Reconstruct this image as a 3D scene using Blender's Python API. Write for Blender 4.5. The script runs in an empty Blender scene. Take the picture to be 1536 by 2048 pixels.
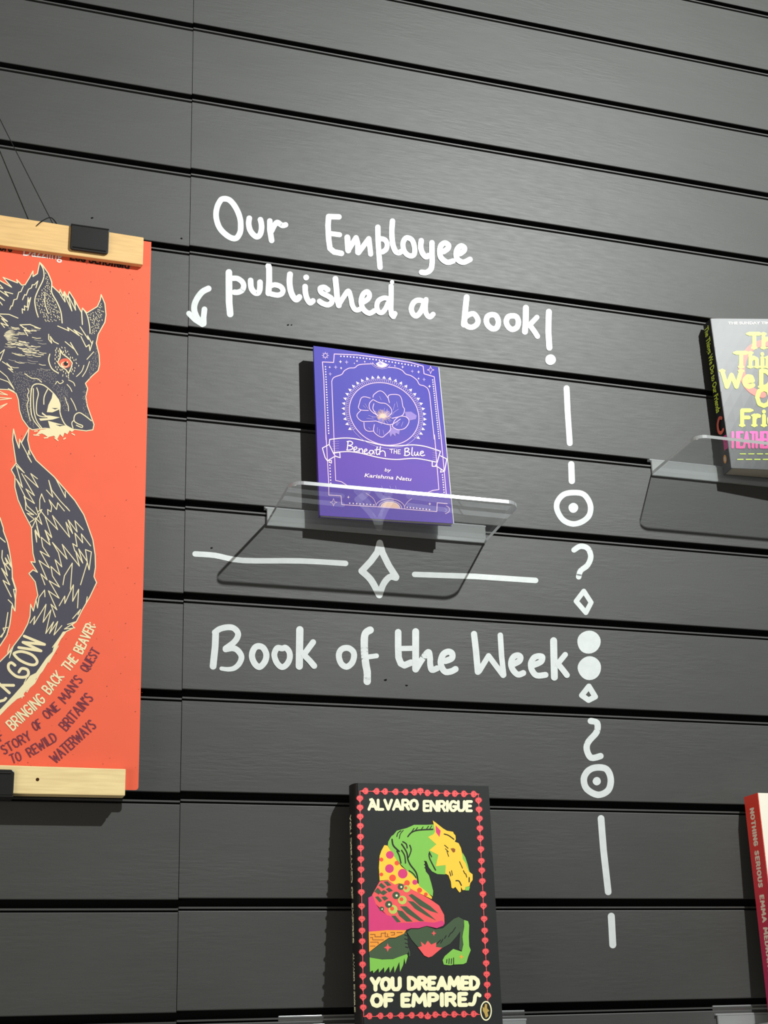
import bpy, bmesh, math, random
import numpy as np
from mathutils import Vector, Matrix
from mathutils.geometry import tessellate_polygon
random.seed(4)
S = bpy.context.scene
COL = S.collection

# ------------------------------------------------------------------ camera
FPX = 2924.64                      # focal length in pixels of the 1536 x 2048 frame
YAW, PITCH, ROLL = 0.334148, 0.356805, -0.033862
CAM = np.array([0.0, -1.394985, -0.145514])      # metres; the slat wall is the plane Y = 0
_f = np.array([math.sin(YAW)*math.cos(PITCH), math.cos(YAW)*math.cos(PITCH), math.sin(PITCH)])
_r0 = np.array([math.cos(YAW), -math.sin(YAW), 0.0]); _u0 = np.cross(_r0, _f)
RGT = math.cos(ROLL)*_r0 + math.sin(ROLL)*_u0
UPV = -math.sin(ROLL)*_r0 + math.cos(ROLL)*_u0
FWD = _f
cd = bpy.data.cameras.new('camera'); co = bpy.data.objects.new('camera', cd); COL.objects.link(co)
cd.sensor_fit = 'AUTO'; cd.sensor_width = 36.0; cd.lens = 36.0*FPX/2048.0
cd.clip_start = 0.02; cd.clip_end = 50
m = Matrix((RGT, UPV, -FWD)).transposed().to_4x4(); m.translation = Vector(CAM)
co.matrix_world = m
S.camera = co

# ------------------------------------------------------------------ exposure, world, lights
S.view_settings.view_transform = 'Standard'
S.view_settings.look = 'None'
S.view_settings.gamma = 1.0
S.view_settings.use_curve_mapping = False
S.view_settings.exposure = 0.0
LIGHT = (1.116, -1.394, 1.40)
w = bpy.data.worlds.new('world'); S.world = w; w.use_nodes = True
w.node_tree.nodes['Background'].inputs[0].default_value = (1.0, 0.94, 0.87, 1)
w.node_tree.nodes['Background'].inputs[1].default_value = 0.14

def spot(name, loc, aim, power, size, cone, blend, color):
    ld = bpy.data.lights.new(name, 'SPOT'); ld.energy = power; ld.shadow_soft_size = size
    ld.spot_size = math.radians(cone); ld.spot_blend = blend; ld.color = color
    o = bpy.data.objects.new(name, ld); COL.objects.link(o); o.location = loc
    o.rotation_euler = (Vector(aim)-Vector(loc)).to_track_quat('-Z', 'Y').to_euler()
    return o
spot('track_spotlight', LIGHT, (0.70, 0, 0.82), 190, 0.014, 104, 0.9, (0.97, 1.0, 0.98))

ad = bpy.data.lights.new('added_fill_light', 'AREA'); ad.shape = 'RECTANGLE'; ad.size = 1.6; ad.size_y = 1.3; ad.energy = 38; ad.color = (1.0, .93, .85)  # soft fill lamp, added to lift book spines, undersides and shadows
ao = bpy.data.objects.new('added_fill_light', ad); COL.objects.link(ao); ao.location = (-2.2, -1.5, -.45)
ao.rotation_euler = (Vector((.5, 0, .4))-Vector(ao.location)).to_track_quat('-Z', 'Y').to_euler()

# ------------------------------------------------------------------ helpers
def lin(c):
    return tuple(((v/255.0)/12.92 if v/255.0 <= 0.04045 else (((v/255.0)+0.055)/1.055)**2.4) for v in c)

def tag(o, label=None, cat=None, group=None, kind=None):
    if label: o['label'] = label
    if cat: o['category'] = cat
    if group: o['group'] = group
    if kind: o['kind'] = kind
    return o

def empty(name, loc, label, cat, group=None):
    o = bpy.data.objects.new(name, None); COL.objects.link(o); o.location = loc
    o.empty_display_size = 0.02
    return tag(o, label, cat, group)

def mat(name, rgb, rough=0.5, spec=0.5, var=0.06, scale=60.0, bump=0.0, bscale=400.0, stretch=(1, 1, 1), coat=0.0, metallic=0.0):
    """Principled material with a little procedural noise in colour (and relief)."""
    M = bpy.data.materials.new(name); M.use_nodes = True
    nt = M.node_tree; b = nt.nodes['Principled BSDF']
    b.inputs['Roughness'].default_value = rough
    b.inputs['Specular IOR Level'].default_value = spec
    b.inputs['Metallic'].default_value = metallic
    b.inputs['Coat Weight'].default_value = coat
    tc = nt.nodes.new('ShaderNodeTexCoord'); mp = nt.nodes.new('ShaderNodeMapping')
    mp.inputs['Scale'].default_value = stretch
    nt.links.new(tc.outputs['Object'], mp.inputs[0])
    n = nt.nodes.new('ShaderNodeTexNoise'); n.inputs['Scale'].default_value = scale; n.inputs['Detail'].default_value = 4
    nt.links.new(mp.outputs[0], n.inputs['Vector'])
    mx = nt.nodes.new('ShaderNodeMix'); mx.data_type = 'RGBA'
    mx.inputs[6].default_value = tuple(c*(1-var) for c in rgb)+(1,)
    mx.inputs[7].default_value = tuple(min(1, c*(1+var)) for c in rgb)+(1,)
    nt.links.new(n.outputs['Fac'], mx.inputs[0]); nt.links.new(mx.outputs[2], b.inputs['Base Color'])
    if bump > 0:
        n2 = nt.nodes.new('ShaderNodeTexNoise'); n2.inputs['Scale'].default_value = bscale; n2.inputs['Detail'].default_value = 5
        nt.links.new(mp.outputs[0], n2.inputs['Vector'])
        bp = nt.nodes.new('ShaderNodeBump'); bp.inputs['Strength'].default_value = bump; bp.inputs['Distance'].default_value = 0.001
        nt.links.new(n2.outputs['Fac'], bp.inputs['Height']); nt.links.new(bp.outputs[0], b.inputs['Normal'])
    return M

class MB:
    """collects faces (world coordinates) with materials, builds ONE mesh object"""
    def __init__(s): s.v = []; s.f = []; s.m = []; s.mats = []
    def mi(s, M):
        if M not in s.mats: s.mats.append(M)
        return s.mats.index(M)
    def add(s, verts, faces, M):
        b = len(s.v); s.v += [tuple(float(c) for c in v) for v in verts]; k = s.mi(M)
        for f in faces: s.f.append(tuple(b+i for i in f)); s.m.append(k)
    def hexa(s, p, M):       # p: 8 points, bottom ring 0-3 then top ring 4-7
        s.add(p, [(3, 2, 1, 0), (4, 5, 6, 7), (0, 1, 5, 4), (1, 2, 6, 5), (2, 3, 7, 6), (3, 0, 4, 7)], M)
    def box(s, x0, x1, y0, y1, z0, z1, M):
        s.hexa([(x0, y0, z0), (x1, y0, z0), (x1, y1, z0), (x0, y1, z0), (x0, y0, z1), (x1, y0, z1), (x1, y1, z1), (x0, y1, z1)], M)
    def grid(s, P, M, flip=False):
        """P: rows x cols array of points"""
        R, C = len(P), len(P[0]); b = [q for row in P for q in row]
        fs = [(i*C+j, i*C+j+1, (i+1)*C+j+1, (i+1)*C+j) for i in range(R-1) for j in range(C-1)]
        s.add(b, [tuple(reversed(f)) for f in fs] if flip else fs, M)
    def tube(s, pts, r, M, n=8):
        P = [np.array(p, float) for p in pts]; rings = []
        for i, p in enumerate(P):
            t = P[min(i+1, len(P)-1)]-P[max(i-1, 0)]; t /= np.linalg.norm(t)
            a = np.cross(t, (0.3, 0.9, 0.2)); a /= np.linalg.norm(a); b = np.cross(t, a)
            rings.append([p+r*(math.cos(2*math.pi*k/n)*a+math.sin(2*math.pi*k/n)*b) for k in range(n+1)])
        s.grid(rings, M)
    def build(s, name, parent=None, smooth=False, bevel=0.0, loc=None):
        me = bpy.data.meshes.new(name)
        off = np.array(parent['_loc']) if parent is not None and '_loc' in parent else np.array(parent.location if parent is not None else (loc or (0, 0, 0)))
        if parent is not None and parent.parent is not None: off = off + np.array(parent.parent.location)
        me.from_pydata([tuple(np.array(v)-off) for v in s.v], [], s.f)
        for M in s.mats: me.materials.append(M)
        me.polygons.foreach_set('material_index', s.m)
        if smooth: me.polygons.foreach_set('use_smooth', [True]*len(s.f))
        me.update()
        o = bpy.data.objects.new(name, me); COL.objects.link(o)
        if parent is not None: o.parent = parent
        elif loc: o.location = loc
        if bevel > 0:
            bm = bmesh.new(); bm.from_mesh(me); bmesh.ops.remove_doubles(bm, verts=bm.verts, dist=1e-6)
            bmesh.ops.recalc_face_normals(bm, faces=bm.faces)
            es = [e for e in bm.edges if len(e.link_faces) == 2 and e.calc_face_angle() > 0.6]
            bmesh.ops.bevel(bm, geom=es, offset=bevel, segments=2, affect='EDGES', profile=0.5)
            bm.to_mesh(me); bm.free()
        return o

# ---- printed and painted artwork lies on real surfaces: coordinates read off the photograph are carried onto the surface
def rays(px):
    px = np.asarray(px, float)
    return FWD[None]+(px[:, 0:1]-768)/FPX*RGT[None]-(px[:, 1:2]-1024)/FPX*UPV[None]

class Plane:
    def __init__(s, P, n): s.P = np.array(P, float); s.n = np.array(n, float)/np.linalg.norm(n)
    def at(s, px, off):
        d = rays(px); t = ((s.P-CAM)@s.n)/(d@s.n)
        return CAM[None]+d*t[:, None]+s.n[None]*np.asarray(off)[:, None]

class Patch:
    """curved sheet S(u, v); artwork is found on it by Newton's method"""
    def __init__(s, fn, n): s.fn = fn; s.n = np.array(n, float)/np.linalg.norm(n)
    def at(s, px, off):
        px = np.asarray(px, float); N = len(px); u = np.full(N, .5); v = np.full(N, .5)
        def pr(u, v):
            d = s.fn(u, v)-CAM[None]; z = d@FWD
            return 768+FPX*(d@RGT)/z, 1024-FPX*(d@UPV)/z
        for _ in range(8):
            x, y = pr(u, v); e = 1e-4
            xu, yu = pr(u+e, v); xv, yv = pr(u, v+e)
            a = (xu-x)/e; b = (xv-x)/e; c = (yu-y)/e; d = (yv-y)/e
            det = a*d-b*c; rx = px[:, 0]-x; ry = px[:, 1]-y
            u = u+(d*rx-b*ry)/det; v = v+(-c*rx+a*ry)/det
        return s.fn(u, v)+s.n[None]*np.asarray(off)[:, None]

def T(ox, oy, sc):
    return lambda pts: [(ox+x/sc, oy+y/sc) for x, y in pts]

def catmull(p, closed, k=4):
    n = len(p); out = []
    if n < 3: return list(p)
    rng = range(n) if closed else range(n-1)
    for i in rng:
        P = [np.array(p[(i+j) % n] if closed else p[min(max(i+j, 0), n-1)], float) for j in (-1, 0, 1, 2)]
        for q in range(k):
            t = q/k
            out.append(tuple(0.5*((2*P[1])+(-P[0]+P[2])*t+(2*P[0]-5*P[1]+4*P[2]-P[3])*t*t+(-P[0]+3*P[1]-3*P[2]+P[3])*t**3)))
    if not closed: out.append(tuple(p[-1]))
    return out

G = {  # stroke capitals: (advance width, strokes)
 'A': (.8, [[(0, 0), (.4, 1), (.8, 0)], [(.17, .33), (.63, .33)]]),
 'B': (.65, [[(0, 0), (0, 1), (.42, 1), (.6, .86), (.58, .64), (.4, .53), (0, .53)], [(.4, .53), (.64, .4), (.65, .16), (.45, 0), (0, 0)]]),
 'C': (.65, [[(.65, .85), (.45, 1), (.2, .97), (.03, .7), (.03, .3), (.2, .03), (.45, 0), (.65, .15)]]),
 'D': (.7, [[(0, 0), (0, 1), (.35, .98), (.65, .75), (.7, .45), (.58, .15), (.32, 0), (0, 0)]]),
 'E': (.58, [[(.58, 1), (.05, 1), (.05, 0), (.58, 0)], [(.05, .52), (.48, .52)]]),
 'F': (.55, [[(.55, 1), (0, 1), (0, 0)], [(0, .52), (.45, .52)]]),
 'G': (.7, [[(.65, .86), (.45, 1), (.2, .97), (.03, .7), (.03, .3), (.2, .03), (.45, 0), (.68, .18), (.68, .45), (.4, .45)]]),
 'H': (.65, [[(0, 0), (0, 1)], [(.65, 0), (.65, 1)], [(0, .5), (.65, .5)]]),
 'I': (.12, [[(.06, 0), (.06, 1)]]),
 'K': (.65, [[(0, 0), (0, 1)], [(.62, 1), (.03, .45), (.65, 0)]]),
 'L': (.52, [[(0, 1), (0, 0), (.52, 0)]]),
 'M': (.95, [[(0, 0), (.1, 1), (.48, .3), (.86, 1), (.95, 0)]]),
 'N': (.7, [[(0, 0), (0, 1), (.7, 0), (.7, 1)]]),
 'O': (.78, [[(.39, 1), (.12, .88), (0, .5), (.12, .12), (.39, 0), (.66, .12), (.78, .5), (.66, .88), (.39, 1)]]),
 'P': (.62, [[(0, 0), (0, 1), (.42, 1), (.62, .82), (.6, .6), (.4, .47), (0, .47)]]),
 'Q': (.8, [[(.39, 1), (.12, .88), (0, .5), (.12, .12), (.39, 0), (.66, .12), (.78, .5), (.66, .88), (.39, 1)], [(.5, .25), (.85, -.1)]]),
 'R': (.65, [[(0, 0), (0, 1), (.42, 1), (.62, .82), (.6, .6), (.4, .47), (0, .47)], [(.35, .47), (.65, 0)]]),
 'S': (.6, [[(.58, .85), (.4, 1), (.15, .95), (.05, .75), (.2, .56), (.45, .45), (.58, .25), (.45, .03), (.2, 0), (.02, .14)]]),
 'T': (.66, [[(0, 1), (.66, 1)], [(.33, 1), (.33, 0)]]),
 'U': (.68, [[(0, 1), (0, .25), (.15, .02), (.5, .02), (.68, .25), (.68, 1)]]),
 'V': (.75, [[(0, 1), (.38, 0), (.75, 1)]]),
 'W': (1.05, [[(0, 1), (.26, 0), (.52, .75), (.79, 0), (1.05, 1)]]),
 'Y': (.7, [[(0, 1), (.35, .45), (.7, 1)], [(.35, .45), (.35, 0)]]),
 "'": (.1, [[(.06, 1), (.03, .78)]]), ':': (.1, [[(.05, .68), (.05, .7)], [(.05, .2), (.05, .22)]]), ' ': (.3, []),
 'e': (.5, [[(.03, .35), (.48, .38), (.4, .62), (.2, .66), (.03, .45), (.05, .15), (.25, 0), (.5, .1)]]),
 'h': (.5, [[(.03, 1), (.03, 0)], [(.03, .45), (.25, .66), (.45, .55), (.48, 0)]]),
 'i': (.14, [[(.07, .64), (.07, 0)], [(.07, .9), (.07, .92)]]),
 'n': (.5, [[(.03, .66), (.03, 0)], [(.03, .45), (.25, .66), (.45, .55), (.48, 0)]]),
 'g': (.5, [[(.46, .64), (.2, .66), (.03, .4), (.15, .12), (.35, .12), (.46, .35)], [(.46, .64), (.46, -.15), (.3, -.28), (.05, -.2)]]),
 's': (.42, [[(.4, .58), (.2, .66), (.04, .5), (.38, .2), (.22, 0), (.02, .1)]]),
 'o': (.52, [[(.26, .66), (.06, .5), (.04, .18), (.26, 0), (.46, .16), (.48, .48), (.26, .66)]]),
 't': (.34, [[(.15, .9), (.15, .1), (.32, .02)], [(0, .64), (.34, .64)]]),
 'u': (.5, [[(.03, .66), (.05, .12), (.25, 0), (.46, .2)], [(.47, .66), (.47, 0)]]),
 'r': (.36, [[(.03, .66), (.03, 0)], [(.03, .42), (.2, .66), (.36, .62)]]),
 'd': (.52, [[(.47, 1), (.47, 0)], [(.46, .5), (.25, .66), (.04, .45), (.06, .12), (.25, 0), (.46, .2)]]),
}

class Art:
    def __init__(s, surf, base=0.00012, step=0.00005): s.surf = surf; s.base = base; s.step = step; s.v = []; s.o = []; s.items = []; s.c = 0
    def _add(s, pts, faces, M, layer):
        s.c += 1; b = len(s.v); s.v += [(float(x), float(y)) for x, y in pts]; s.o += [s.base+s.step*layer+s.step*((s.c % 24)+.5*random.random())/26]*len(pts)   # each dab its own hair's breadth, so none coincide
        s.items.append(([tuple(b+i for i in f) for f in faces], M))
    def disc(s, x, y, r, M, layer=1, ry=None, n=14, wob=0.0):
        ry = ry or r
        pts = [(x+r*(1+wob*math.sin(3*a+x))*math.cos(a), y+ry*(1+wob*math.sin(2*a+y))*math.sin(a)) for a in [2*math.pi*k/n for k in range(n)]]
        s._add(pts, [tuple(range(n-1, -1, -1))], M, layer)
    def stroke(s, pts, w, M, layer=1, closed=False, smooth=False, n=10, taper=0.0, wob=0.0):
        P = catmull(pts, closed) if smooth else [tuple(p) for p in pts]
        if closed: P = P+[P[0]]
        P = [np.array(p, float) for p in P]; N = len(P)
        def wd(i):
            f = 1.0
            if taper and not closed: f = 1-taper*(i/(N-1))**2
            return 0.5*w*f*(1+wob*math.sin(1.7*i+P[0][0]))
        for i in range(N-1):
            a, b = P[i], P[i+1]; d = b-a; L = np.hypot(*d)
            if L < 1e-6: continue
            q = np.array((-d[1], d[0]))/L; r0, r1 = wd(i), wd(i+1)
            s._add([a+q*r0, b+q*r1, b-q*r1, a-q*r0], [(0, 1, 2, 3)], M, layer)
        for i in range(N if not closed else N-1):
            s.disc(P[i][0], P[i][1], wd(i), M, layer, n=n)
    def fill(s, pts, M, layer=1):
        tri = tessellate_polygon([[Vector((x, y, 0)) for x, y in pts]])
        fs = []
        for a, b, c in tri:
            (x0, y0), (x1, y1), (x2, y2) = pts[a], pts[b], pts[c]
            fs.append((a, b, c) if (x1-x0)*(y2-y0)-(x2-x0)*(y1-y0) < 0 else (a, c, b))
        s._add(pts, fs, M, layer)
    def text(s, t, p0, p1, h, wid, M, layer=1, gap=.22, smooth=False, serif=0.0):
        adv = sum(G[c][0]+gap for c in t)-gap; p0 = np.array(p0, float); p1 = np.array(p1, float)
        d = p1-p0; L = np.hypot(*d); e = d/L; up = np.array((e[1], -e[0])); k = L/adv; x = 0
        for c in t:
            for st in G[c][1]:
                pts = [tuple(p0+e*(x+a)*k+up*b*h) for a, b in st]
                s.stroke(pts, wid, M, layer, smooth=smooth and len(pts) > 4, n=8)
                if serif:
                    for q, bb in ((pts[0], st[0][1]), (pts[-1], st[-1][1])):
                        if bb in (0, 1, .66): s.stroke([tuple(np.array(q)-e*serif), tuple(np.array(q)+e*serif)], wid*.55, M, layer, n=6)
            x += G[c][0]+gap
    def ftext(s, t, p0, p1, h, M, layer=1, bold=0.0, shear=0.0):
        cu = bpy.data.curves.new('t', 'FONT'); cu.body = t; cu.offset = bold; cu.shear = shear; cu.resolution_u = 3
        ob = bpy.data.objects.new('t', cu); COL.objects.link(ob)
        dg = bpy.context.evaluated_depsgraph_get(); me = bpy.data.meshes.new_from_object(ob.evaluated_get(dg))
        V = np.array([v.co[:] for v in me.vertices]); F = [tuple(p.vertices) for p in me.polygons]
        bpy.data.objects.remove(ob); bpy.data.curves.remove(cu); bpy.data.meshes.remove(me)
        x0, x1 = V[:, 0].min(), V[:, 0].max(); p0 = np.array(p0, float); d = np.array(p1, float)-p0; L = np.hypot(*d); e = d/L; up = np.array((e[1], -e[0]))
        pts = [p0+e*((x-x0)/(x1-x0)*L)+up*(y/.69*h) for x, y, _ in V]
        s._add(pts, F, M, layer)
    def into(s, mb):
        W = s.surf.at(s.v, s.o); off = len(mb.v); mb.v += [tuple(map(float, q)) for q in W]
        for fs, M in s.items:
            k = mb.mi(M)
            for f in fs: mb.f.append(tuple(off+i for i in f)); mb.m.append(k)

# ------------------------------------------------------------------ materials
def wall_material():
    M = bpy.data.materials.new('charcoal_wall_paint'); M.use_nodes = True; nt = M.node_tree; b = nt.nodes['Principled BSDF']
    N = nt.nodes.new; Lk = nt.links.new
    tc = N('ShaderNodeTexCoord')
    def noise(scale, stretch, detail=5, rough=.55):
        mp = N('ShaderNodeMapping'); mp.inputs['Scale'].default_value = stretch; Lk(tc.outputs['Object'], mp.inputs[0])
        n = N('ShaderNodeTexNoise'); n.inputs['Scale'].default_value = scale; n.inputs['Detail'].default_value = detail
        n.inputs['Roughness'].default_value = rough; Lk(mp.outputs[0], n.inputs['Vector']); return n
    big = noise(5.0, (1, 1, 2.2)); grain = noise(46, (1, 1, 7)); fine = noise(420, (1, 1, 1.6), 3)
    r1 = N('ShaderNodeValToRGB'); r1.color_ramp.elements[0].position = .3; r1.color_ramp.elements[1].position = .75
    r1.color_ramp.elements[0].color = (.041, .042, .039, 1); r1.color_ramp.elements[1].color = (.051, .052, .049, 1)
    Lk(big.outputs['Fac'], r1.inputs[0]); Lk(r1.outputs[0], b.inputs['Base Color'])
    r2 = N('ShaderNodeMapRange'); r2.inputs['To Min'].default_value = .45; r2.inputs['To Max'].default_value = .60
    Lk(grain.outputs['Fac'], r2.inputs['Value']); Lk(r2.outputs[0], b.inputs['Roughness'])
    b.inputs['Specular IOR Level'].default_value = .5
    ad = N('ShaderNodeMath'); ad.operation = 'MULTIPLY_ADD'; ad.inputs[1].default_value = .25
    patch = noise(7.0, (1, 1, 3), 2); pm = N('ShaderNodeMapRange'); pm.inputs['From Min'].default_value = .42; pm.inputs['From Max'].default_value = .62; pm.inputs['To Min'].default_value = .25; pm.inputs['To Max'].default_value = 1.7
    Lk(patch.outputs['Fac'], pm.inputs['Value']); gm = N('ShaderNodeMath'); gm.operation = 'MULTIPLY'; Lk(grain.outputs['Fac'], gm.inputs[0]); Lk(pm.outputs[0], gm.inputs[1])
    Lk(fine.outputs['Fac'], ad.inputs[0]); Lk(gm.outputs[0], ad.inputs[2])
    bp = N('ShaderNodeBump'); bp.inputs['Strength'].default_value = .13; bp.inputs['Distance'].default_value = .0012
    Lk(ad.outputs[0], bp.inputs['Height']); Lk(bp.outputs[0], b.inputs['Normal'])
    return M
M_WALL = wall_material()
M_BACK = mat('backing_and_groove_shade', (.006, .006, .006), .9, .1)
M_PAINT = mat('white_marker_paint', (.60, .64, .635), .42, .4, var=.13, scale=90, bump=.12, bscale=160)
M_ORANGE = mat('poster_orange', (.80, .118, .054), .62, .3, var=.05, scale=40)
M_CREAM = mat('poster_cream', (.80, .70, .42), .6, .3, var=.03)
M_NAVY = mat('poster_slate_navy', (.058, .055, .076), .6, .3, var=.08)
M_MAROON = mat('poster_maroon_ink', (.17, .030, .050), .6, .3, var=.25, scale=200)
M_INK = mat('poster_black_ink', (.012, .011, .012), .6, .3)
M_WHITE = mat('poster_white_ink', (.78, .76, .72), .6, .3)
M_IRIS = mat('poster_iris_ink', (.72, .13, .07), .6, .3)
M_FLECK = mat('poster_brown_fleck', (.33, .06, .03), .6, .3)
M_WOOD = mat('pale_pine_wood', (.68, .44, .18), .5, .35, var=.28, scale=26, stretch=(1, 5, 12), bump=.1, bscale=60)
M_WOOD2 = mat('paler_pine_wood', (.86, .63, .31), .5, .35, var=.3, scale=24, stretch=(1, 5, 14), bump=.1, bscale=60)
M_CLIP = mat('black_clip_enamel', (.012, .012, .012), .3, .5, var=.02)
M_CORD = mat('dark_cord', (.012, .011, .011), .8, .2)
M_HOLE = mat('dark_hole', (.05, .02, .006), .9, .1)

def acrylic(name, tint, refl, rough, haze, hazecol=(.8, .82, .82)):
    M = bpy.data.materials.new(name); M.use_nodes = True; nt = M.node_tree; nt.nodes.clear(); N = nt.nodes.new; Lk = nt.links.new
    out = N('ShaderNodeOutputMaterial'); tr = N('ShaderNodeBsdfTransparent'); tr.inputs[0].default_value = (*tint, 1)
    gl = N('ShaderNodeBsdfGlossy'); gl.inputs['Roughness'].default_value = rough; gl.inputs['Color'].default_value = (.97, .98, 1, 1)
    ge = N('ShaderNodeNewGeometry'); io = N('ShaderNodeMapRange'); io.inputs['To Min'].default_value = 1.49; io.inputs['To Max'].default_value = 1/1.49
    Lk(ge.outputs['Backfacing'], io.inputs['Value'])
    fr = N('ShaderNodeFresnel'); Lk(io.outputs[0], fr.inputs['IOR'])
    mu = N('ShaderNodeMath'); mu.operation = 'MULTIPLY'; mu.use_clamp = True; mu.inputs[1].default_value = refl; Lk(fr.outputs[0], mu.inputs[0])
    df = N('ShaderNodeBsdfDiffuse'); nz = N('ShaderNodeTexNoise'); nz.inputs['Scale'].default_value = 120
    cm = N('ShaderNodeMix'); cm.data_type = 'RGBA'; cm.inputs[6].default_value = (*[c*.9 for c in hazecol], 1); cm.inputs[7].default_value = (*hazecol, 1)
    Lk(nz.outputs['Fac'], cm.inputs[0]); Lk(cm.outputs[2], df.inputs[0])
    tl = N('ShaderNodeBsdfTranslucent'); Lk(cm.outputs[2], tl.inputs[0]); dm = N('ShaderNodeMixShader'); dm.inputs[0].default_value = .5; Lk(df.outputs[0], dm.inputs[1]); Lk(tl.outputs[0], dm.inputs[2])
    m1 = N('ShaderNodeMixShader'); m1.inputs[0].default_value = haze; Lk(tr.outputs[0], m1.inputs[1]); Lk(dm.outputs[0], m1.inputs[2])
    m2 = N('ShaderNodeMixShader'); Lk(mu.outputs[0], m2.inputs[0]); Lk(m1.outputs[0], m2.inputs[1]); Lk(gl.outputs[0], m2.inputs[2])
    Lk(m2.outputs[0], out.inputs[0]); return M
M_ACR = acrylic('clear_acrylic', (.95, .955, .955), 1.2, .02, .014)
M_EDGE = acrylic('polished_acrylic_edge', (.12, .13, .13), 2.6, .17, .62, (.85, .88, .88))
M_STRIP = acrylic('cloudy_acrylic_strip', (.6, .61, .61), 1.5, .12, .62, (.72, .75, .74))

# ------------------------------------------------------------------ the wall
SEAM = 0.2680
def slat_panel(x0, x1, dz, parent):
    mb = MB()
    for k in range(-13, 19):
        z0 = k*0.1+dz; z1 = z0+0.0888; r = 0.0009; d = 0.012
        prof = [(d, z0), (r, z0), (0.0003, z0+0.0003), (0, z0+r), (0, z1-r), (0.0003, z1-.0003), (r, z1), (d, z1)]
        n = len(prof)
        mb.add([(x, y, z) for x in (x0, x1) for y, z in prof], [(i, i+1, n+i+1, n+i) for i in range(1, n-2)]+[tuple(range(n-1, -1, -1)), tuple(range(n, 2*n))], M_WALL)
        mb.add([(x, y, z) for x in (x0, x1) for y, z in prof], [(0, 1, n+1, n), (n-2, n-1, 2*n-1, 2*n-2)], M_BACK)   # inner groove faces coloured near black to deepen the groove's shade
        mb.box(x0, x1, -0.0007, 0.012, z0+0.0905, z0+0.0922, M_WALL)     # the lip of the groove insert
    return mb.build('slat_panel', parent)
wall = bpy.data.objects.new('wall_back', None); COL.objects.link(wall)
tag(wall, 'charcoal painted slat wall with horizontal grooves and one vertical joint', kind='structure')
slat_panel(SEAM+.0003, 2.5, 0.0, wall)
slat_panel(-1.3, SEAM-.0003, -0.0014, wall)
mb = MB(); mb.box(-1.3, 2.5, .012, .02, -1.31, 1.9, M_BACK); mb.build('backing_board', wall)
WALL = Plane((0, 0, 0), (0, -1, 0))

a = Art(WALL, .00015, .00003)
for x, y, r in ((184, 436, 2.6), (363, 477, 2.2), (576, 650, 2.2), (583, 650, 1.8), (771, 1360, 3.0), (813, 1371, 2.6), (423, 1096, 2.4), (480, 1300, 0.1)):
    a.disc(x, y, r, M_BACK, 1, ry=r*.7, wob=.2)
mb = MB(); a.into(mb); mb.build('nail_holes', wall)

# ------------------------------------------------------------------ writing and ornaments painted on the wall
def painted(specs, name, label=None, cat=None, group=None, parent=None):
    a = Art(WALL, base=.0002, step=.00004); loc = None
    for i, sp in enumerate(specs):
        if sp[0] == 's':
            _, tf, pts, wd = sp[:4]; opt = sp[4] if len(sp) > 4 else {}
            a.stroke(tf(pts), wd, M_PAINT, layer=i+1, n=16, wob=.01, **opt)
        else:
            _, tf, (x, y), r = sp; (x, y), = tf([(x, y)]); a.disc(x, y, r, M_PAINT, layer=i+1, n=28, wob=.025)
    m_ = MB(); a.into(m_)
    if parent is not None: return m_.build(name, parent)
    c = np.mean(np.array(m_.v), axis=0); o = m_.build(name, loc=(float(c[0]), 0.0, float(c[2])))
    return tag(o, label, cat, group)
SM = {'smooth': True}; CL = {'smooth': True, 'closed': True}
ZO = T(400, 380, 5.486); Z1 = T(640, 420, 9.6); Z2 = T(790, 420, 9.6); Z3 = T(360, 520, 9.6); Z4 = T(500, 520, 9.6); Z5 = T(640, 530, 9.6)
Z6 = T(790, 560, 9.6); Z7 = T(910, 580, 9.6); Z8 = T(1010, 600, 9.6)
def root_at(name, x, z, label, cat, group=None): return empty(name, (x, 0, z), label, cat, group)
line = root_at('painted_lettering', .38, .68, 'white hand-painted words "Our Employee", the top line of writing on the wall', 'lettering', 'hand-painted lines of writing')
painted([('s', ZO, [(245, 100), (310, 105), (365, 155), (412, 235), (440, 320), (446, 400), (438, 470), (400, 528), (345, 528), (280, 488), (220, 425), (187, 350), (175, 270), (187, 190), (215, 130)], 11.5, CL),
         ('s', ZO, [(540, 312), (533, 370), (548, 440), (585, 492), (625, 515), (658, 490), (674, 430), (672, 370), (662, 328)], 11.4, SM),
         ('s', ZO, [(765, 342), (765, 440), (785, 555)], 11.3), ('s', ZO, [(785, 450), (812, 395), (845, 358), (880, 378), (905, 392), (938, 384)], 11, SM)], 'word', parent=line)
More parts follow.
